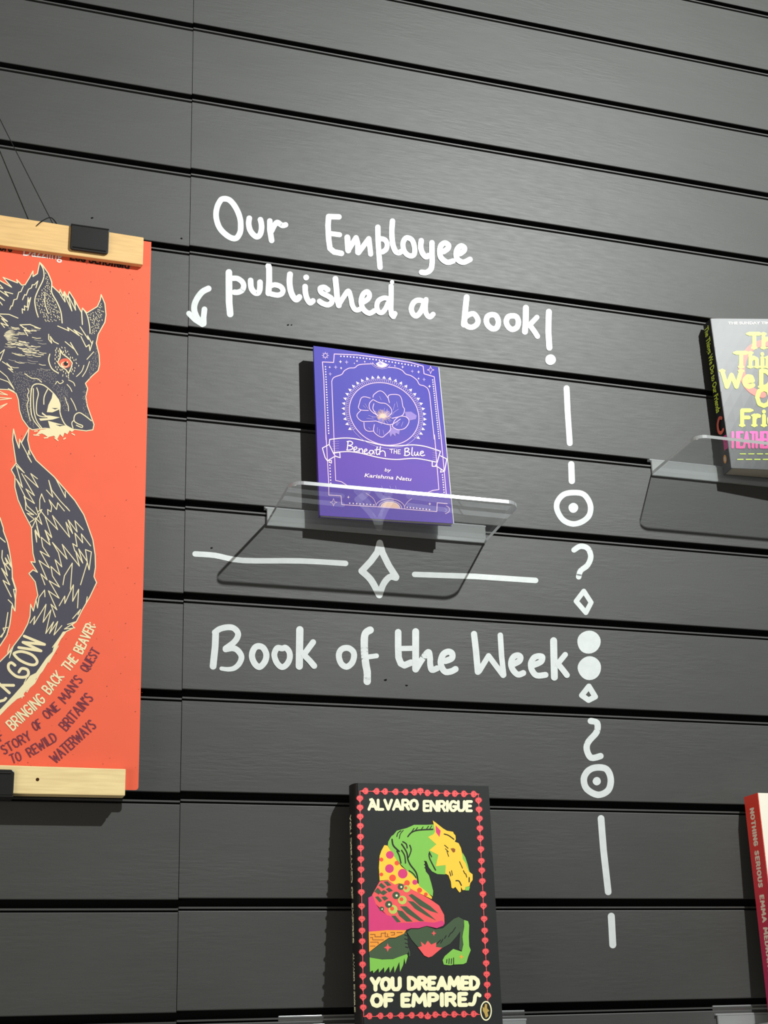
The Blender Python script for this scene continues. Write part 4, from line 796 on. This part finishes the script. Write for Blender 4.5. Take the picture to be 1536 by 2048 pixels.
dots(B, [(640, 560), (900, 640), (920, 1010), (840, 900), (740, 680)], 70, ln_=13, w=1.0, M=M_GR, jit=1.5)
dots(B, [(1150, 620), (1160, 900), (1200, 1050), (1110, 980), (1100, 640)], 30, ln_=12, w=1.0, M=M_GR, jit=1.5); dots(B, [(1290, 100), (1320, 330), (1230, 450), (1190, 520), (1180, 400)], 40, ln_=14, w=1.1, M=M_GR, jit=1.5)
for q in ([(740, 590), (765, 555), (800, 585), (845, 560), (830, 540)], [(915, 535), (980, 570), (1000, 615)], [(895, 595), (935, 640), (960, 690)], [(870, 770), (890, 840), (910, 880), (915, 950)], [(945, 780), (990, 860), (1020, 940)], [(370, 650), (385, 690), (365, 740), (380, 800), (360, 870), (370, 940), (385, 1010), (405, 1080)], [(330, 450), (420, 510), (500, 520), (555, 565)], [(1195, 290), (1150, 410), (1100, 490)], [(1120, 340), (1090, 420), (1020, 490)], [(1250, 160), (1160, 260)], [(0, 415), (90, 490), (180, 640)], [(0, 520), (110, 560), (190, 660)], [(110, 650), (190, 690)], [(30, 290), (150, 370), (90, 310), (170, 400), (110, 380), (170, 430)], [(0, 180), (60, 130), (0, 280), (20, 240)]):
    cs(B, q, 1.6, smooth=len(q) > 2 and q[0][0] > 300)
# mouth
cs(B, [(420, 1000), (408, 860), (418, 670), (450, 602), (520, 588), (600, 615), (700, 700), (760, 775), (800, 860), (800, 960), (830, 1060), (880, 1140), (965, 1190)], 2.2, smooth=True)
cs(B, [(490, 640), (512, 720), (490, 830), (488, 980), (540, 1020), (620, 1030)], 1.9, smooth=True); cs(B, [(445, 650), (445, 800), (455, 960), (490, 1080), (560, 1180)], 1.9, smooth=True); cs(B, [(420, 1000), (460, 1090), (540, 1185)], 1.9, smooth=True); cs(B, [(635, 660), (590, 760), (585, 860)], 2.0, smooth=True)
a.fill(B([(705, 700), (790, 800), (800, 925), (700, 968), (625, 965), (645, 870), (690, 780)]), M_CREAM, 3); a.fill(B([(690, 910), (780, 912), (735, 930)]), M_NAVY, 4)
a.fill(B([(560, 965), (620, 1010), (660, 1010), (800, 1035), (700, 1065), (540, 1080), (520, 1050), (640, 1045), (560, 990)]), M_CREAM, 3)
a.fill(B([(640, 1080), (860, 1140), (960, 1190), (1000, 1195), (960, 1230), (930, 1210), (900, 1260), (860, 1240), (840, 1300), (800, 1260), (760, 1330), (720, 1280), (640, 1300), (600, 1270), (560, 1250), (480, 1270), (540, 1200), (620, 1190), (670, 1190)]), M_CREAM, 4)
a.fill(B([(740, 1132), (870, 1140), (800, 1155)]), M_NAVY, 5)
for q in ([(460, 1220), (500, 1215)], [(450, 1270), (520, 1275)], [(590, 1310), (640, 1305)], [(850, 1325), (875, 1310)], [(730, 1310), (775, 1345)], [(960, 1250), (995, 1270)]): cs(B, q, 2.2, 4)
# nose
cs(B, [(1220, 1080), (1130, 1010), (1060, 972), (1000, 1005), (990, 1080), (1040, 1120), (1100, 1145), (1090, 1170), (1020, 1140)], 2.0, smooth=True); cs(B, [(985, 1075), (958, 1110), (975, 1180)], 1.8, smooth=True)
# chest spikes to the left of the chin
for q in ([(0, 690), (100, 735), (0, 720)], [(0, 800), (155, 782), (0, 770)], [(0, 890), (95, 850), (0, 915)]): cs(B, q, 1.7, 3)
# tail
tl = C([(180, 55), (168, 200), (195, 380), (215, 510), (150, 600), (200, 690), (198, 830), (240, 1000), (320, 1180), (420, 1370)])+D([(420, 40), (425, 160), (440, 380), (470, 500), (410, 490), (500, 632), (440, 600), (385, 650), (470, 760), (505, 940), (480, 1000), (445, 1150), (408, 1060), (400, 1220), (370, 1320)])+E([(300, 320), (180, 480), (100, 590), (0, 690), (-330, 1050), (-700, 1200), (-1300, 1230), (-2300, 900)])
trt = E([(-2300, 1000), (-1500, 1560), (-1000, 1680), (-500, 1640), (0, 1390), (160, 1240), (300, 1120), (460, 980), (560, 800), (700, 600), (800, 400), (880, 290), (990, 235), (960, 200), (1020, 155)])+D([(1095, 1140), (1200, 960), (1290, 770), (1255, 690), (1275, 560), (1270, 400), (1240, 200), (1170, 0)])+C([(1120, 1200), (1000, 1010), (860, 850), (720, 690), (600, 580), (480, 470), (400, 330), (370, 200), (385, 50), (285, 240), (262, 190), (255, 310), (215, 200)])
tp = tl+trt
a.fill(tp, M_NAVY, 1); a.stroke(tp, 2.0, M_CREAM, 2, closed=True, n=6)
a.fill(E([(880, 285), (840, 290), (720, 480), (700, 560), (620, 640), (480, 840), (400, 880), (340, 960), (180, 1140), (0, 1330), (-300, 1480), (-300, 1560), (0, 1410), (200, 1200), (330, 1150), (300, 1110), (460, 985), (480, 920), (570, 820), (640, 700), (700, 610), (760, 500), (800, 410)]), M_CREAM, 3)
for q in ([(290, 250), (420, 500), (370, 420), (385, 340), (400, 400)], [(215, 510), (325, 640), (215, 540), (300, 835), (215, 720)], [(215, 720), (335, 960), (345, 1130)], [(290, 650), (460, 945), (345, 855), (460, 1050), (320, 955), (360, 1080), (490, 1200)], [(410, 650), (510, 835), (330, 670)], [(410, 650), (500, 720)], [(620, 870), (705, 965), (650, 740), (690, 870), (800, 1010), (930, 1150), (880, 1090)], [(745, 720), (875, 970), (870, 890)],
          [(860, 1150), (770, 1040), (755, 1130), (655, 1000), (690, 1090), (680, 1160), (635, 1130), (640, 1200)], [(555, 920), (530, 1000), (530, 1130), (600, 1220), (690, 1500), (600, 1410), (660, 1536)], [(555, 920), (600, 1030)], [(480, 1100), (560, 1330), (470, 1240), (530, 1500), (470, 1400), (490, 1536)], [(345, 1130), (450, 1200), (360, 1180), (460, 1260), (400, 1300)], [(600, 1220), (770, 1400), (700, 1210), (930, 1500), (880, 1300), (970, 1450), (910, 1270), (1030, 1430), (1000, 1280), (1110, 1400)], [(500, 1160), (560, 1130), (470, 1280), (430, 1370)]):
    cs(C, q, 1.7)
for q in ([(490, 230), (465, 80), (530, 170), (490, 20)], [(690, 170), (600, 70), (670, 270), (550, 165), (570, 290), (660, 425), (535, 350), (660, 575), (520, 475), (630, 735), (545, 655), (600, 800)], [(700, 235), (780, 370), (825, 560), (735, 465), (800, 670), (680, 555), (700, 680), (795, 830), (655, 745), (790, 980), (645, 880), (760, 1135), (680, 1060), (740, 1230)], [(700, 235), (895, 455), (830, 260), (1060, 550), (1010, 350), (1105, 510), (1050, 320), (1165, 490), (1140, 330), (1220, 360), (1190, 600), (1165, 500), (1075, 800)],
          [(1000, 350), (970, 250), (1030, 290), (1000, 110), (1105, 240), (1085, 120), (1210, 280)], [(840, 800), (860, 680), (965, 510), (940, 860)], [(790, 1080), (865, 950), (865, 1050), (980, 800), (970, 1020), (1050, 860), (1035, 1110)], [(600, 960), (595, 870), (520, 970), (500, 1110), (480, 1000)], [(400, 1310), (465, 1220), (450, 1330), (615, 1060), (575, 1300), (680, 1135), (610, 1450), (715, 1295), (660, 1450), (770, 1290), (720, 1470), (825, 1345)], [(970, 1250), (1075, 1130), (1040, 1200)], [(900, 1330), (1020, 1290), (860, 1390), (1000, 1375)], [(1165, 960), (1150, 1040)]):
    cs(D, q, 1.8)
for q in ([(180, 480), (125, 640), (150, 540), (95, 600), (130, 460), (100, 560)], [(320, 980), (355, 910)], [(290, 1180), (340, 1060), (360, 1100), (450, 940)], [(650, 700), (780, 480)], [(700, 500), (830, 320)]): cs(E, q, 1.6)
# body in the lower left corner
bl = C([(-1000, 980), (-300, 1120), (-60, 1200), (0, 1240), (45, 1380)])+D([(45, 80), (100, 230), (130, 370), (160, 570), (165, 700), (215, 860), (205, 1000), (200, 1150), (160, 1080), (145, 1230)])+E([(130, 200), (90, 340), (0, 480), (-300, 700), (-1000, 900), (-1900, 900), (-2950, 500)])
a.fill(bl, M_NAVY, 1); a.stroke(bl, 2.2, M_CREAM, 2, n=6)
for q in ([(0, 170), (70, 230)], [(30, 340), (25, 440), (50, 520), (100, 520), (70, 440), (155, 570), (100, 400)], [(130, 600), (50, 500), (100, 680), (20, 580), (130, 800), (40, 740), (150, 960)], [(160, 710), (210, 870), (180, 860), (205, 1000)], [(110, 1000), (160, 1050), (195, 1150)], [(105, 1170), (70, 1400), (20, 1500)], [(100, 1370), (40, 1380), (60, 1430), (0, 1500)]): cs(D, q, 2.0)
# lettering on the tail
for q, w_ in (([(322, 350), (595, 462), (305, 432), (548, 548), (248, 502)], 5.4), ([(10, 1005), (182, 1008)], 5.6), ([(-80, 920), (15, 1010), (125, 1108)], 5.6), ([(-20, 1225), (55, 1205), (78, 1180)], 5.4)): a.stroke(E(q), w_, M_CREAM, 5, n=10)
a.stroke(E([(195, 575), (290, 556), (425, 600), (495, 680), (470, 730), (390, 728), (270, 675), (195, 605)]), 5.4, M_CREAM, 5, closed=True, smooth=True)
a.stroke(E([(200, 740), (150, 705), (112, 735), (125, 805), (220, 888), (330, 898), (378, 860), (365, 800), (290, 782), (252, 830)]), 5.6, M_CREAM, 5, smooth=True)
a.text('DERE', (-132, 1452), (-14, 1404), 36, 5.4, M_CREAM, 5, gap=.3)
for k in range(60):   # fur flicks over the back
    x = random.uniform(-400, -60); y = random.uniform(640, 1280)
    if (x > -170 and y > 800) or x < -300-.25*(y-640): continue
    cs(T(0, 0, 1), [(x, y), (x+9, y+16), (x+7, y+6), (x+17, y+24)], 1.7)
# slogan
tx = lambda t, p0, p1, h, w, M=M_MAROON: a.text(t, p0, p1, h, w, M, 4, gap=.24)
tx('BRINGING', (26, 1461), (91, 1402), 21, 3.3, M_CREAM); tx('BACK', (99, 1389), (127.5, 1354), 20, 3.2, M_CREAM); tx('THE', (138, 1343), (156, 1320), 19, 3.2, M_CREAM); tx('BEAVER:', (164, 1308), (192, 1251), 19, 3.2, M_CREAM)
tx('OF', (-12, 1491), (9, 1477), 18, 2.6); tx('STORY', (9, 1509), (63, 1478), 18, 2.6); tx('OF', (71, 1462), (85, 1454), 18, 2.6); tx('ONE', (95, 1439), (120, 1418), 18, 2.6); tx("MAN'S", (131, 1407), (166, 1361), 19, 2.6); tx('QUEST', (175, 1345), (200, 1304), 18, 2.6)
tx('TO', (25, 1527), (44, 1520), 18, 2.6); tx('REWILD', (61, 1514), (115, 1480), 18, 2.7); tx("BRITAIN'S", (133, 1462), (187, 1398), 20, 2.7); tx('WATERWAYS', (112, 1527), (193, 1454), 20, 2.7)
a.ftext('ore', (-2, 500.5), (23.5, 504), 15, M_INK, 3, bold=.03); a.ftext('Dazzling', (46, 511), (124, 520), 18, M_WHITE, 3, bold=.01); a.ftext('Lee Schofield', (139, 519.5), (258, 538), 15, M_INK, 3, bold=.03)
for k in range(130):
    x = random.uniform(-40, 285); y = random.uniform(520, 1560); a.disc(x, y, random.uniform(.5, 1.3), M_FLECK, 0, n=6)
a.into(mb); mb.build('poster_sheet', root)

def slat_bar(name, corners, label, yf=-.026, split=-.0196, yb=-.0120, hole=None, wood=M_WOOD):
    (x0, z0b, z0t), (x1, z1b, z1t) = corners
    t = empty(name, ((x0+x1)/2, yf, z1b), label, 'poster hanger')
    mb = MB(); mb.hexa([(x0, yf, z0b), (x1, yf, z1b), (x1, split, z1b), (x0, split, z0b), (x0, yf, z0t), (x1, yf, z1t), (x1, split, z1t), (x0, split, z0t)], wood)
    mb.build('front_slat', t, bevel=.0008)
    mb = MB(); s2 = -.0184; mb.hexa([(x0, s2, z0b), (x1, s2, z1b), (x1, yb, z1b), (x0, yb, z0b), (x0, s2, z0t), (x1, s2, z1t), (x1, yb, z1t), (x0, yb, z0t)], wood)
    mb.build('back_slat', t, bevel=.0008)
    if hole:
        mb = MB(); n = 14; hx, hz = hole
        mb.add([(hx+.0016*math.cos(2*math.pi*k/n), yf-.0001, hz+.0016*math.sin(2*math.pi*k/n)) for k in range(n)], [tuple(range(n))], M_HOLE); mb.build('screw_hole', t)
    return t
slat_bar('wooden_poster_bar', ((-.1875, .6540, .6935), (.2133, .6525, .6860)), 'pale wooden bar clamped along the top edge of the orange poster')
slat_bar('wooden_poster_bar', ((-.1875, .0882, .1160), (.2113, .0898, .1148)), 'pale wooden bar with a small screw hole along the bottom edge of the orange poster', hole=(.1309, .1028), wood=M_WOOD2)

def clip(xa, xb, z_in, z_out, label):
    """spring clip folded over a bar: z_out is the folded end beyond the bar, z_in the jaw end on its face"""
    t = empty('black_clip', ((xa+xb)/2, -.028, z_out), label, 'clip', 'black clips on the poster bars')
    sgn = 1 if z_out > z_in else -1; r = .0035
    prof = [(xa, z_out), (xb, z_out)]
    for cx, a0, a1 in ((xb-r, 0, -90), (xa+r, -90, -180)):
        for k in range(7):
            an = math.radians(a0+(a1-a0)*k/6); prof.append((cx+r*math.cos(an), z_in+sgn*(r+r*math.sin(an))))
    n = len(prof)
    def plate(y0, y1, nm):
        mb = MB(); mb.add([(x, y0, z) for x, z in prof]+[(x, y1, z) for x, z in prof], [tuple(range(n)), tuple(range(2*n-1, n-1, -1))]+[(i, n+i, n+(i+1) % n, (i+1) % n) for i in range(n)], M_CLIP)
        mb.build(nm, t, bevel=.0008)
    plate(-.0292, -.0262, 'front_jaw'); plate(-.0118, -.0100, 'back_jaw')
    zt = (z_out, z_out+sgn*.0016)
    mb = MB(); mb.box(xa, xb, -.0292, -.0100, min(zt), max(zt), M_CLIP); mb.build('spring_fold', t, bevel=.0006)
    mb = MB(); q = z_in+sgn*.0032
    mb.tube([(xa+.003, -.0292, q), (xb-.003, -.0292, q)], .0009, M_CLIP, 8); mb.build('jaw_rib', t)
    return t
clip(.1360, .1762, .6577, .6872, 'black metal clip gripping the top wooden bar of the orange poster')
clip(.0690, .1098, .1107, .0872, 'black metal clip gripping the bottom wooden bar of the orange poster')

mb = MB()
pk = np.array((.0130, -.0060, .9075)); kn = np.array((.1178, -.0195, .6915)); kn2 = np.array((-.0916, -.0195, .6960))
def sag(p, q): return [tuple(p+(q-p)*t+np.array((0, 0, -.0012*math.sin(math.pi*t)))) for t in [k/10 for k in range(11)]]
mb.tube(sag(pk, kn), .00045, M_CORD, 6); mb.tube(sag(pk, kn2), .00045, M_CORD, 6)
mb.tube(catmull([(.101, -.0268, .6815), (.1045, -.0275, .6858), (.108, -.0278, .689), (.115, -.0270, .6935), (.122, -.018, .6925), (.127, -.010, .6870)], False), .0006, M_CORD, 6)
o = mb.build('hanging_cord', loc=(.013, -.018, .69)); tag(o, 'thin dark cord rising from the top bar of the orange poster', 'cord')
mb = MB(); mb.tube([(.0130, .0, .9085), (.0130, -.012, .9085)], .0016, M_CLIP, 10); mb.tube([(.0130, -.0115, .9085), (.0130, -.0128, .9085)], .0034, M_CLIP, 10)
o = mb.build('wall_nail', loc=(.013, 0, .9085)); tag(o, 'dark nail holding the cord of the orange poster, above the left edge of the frame', 'nail')
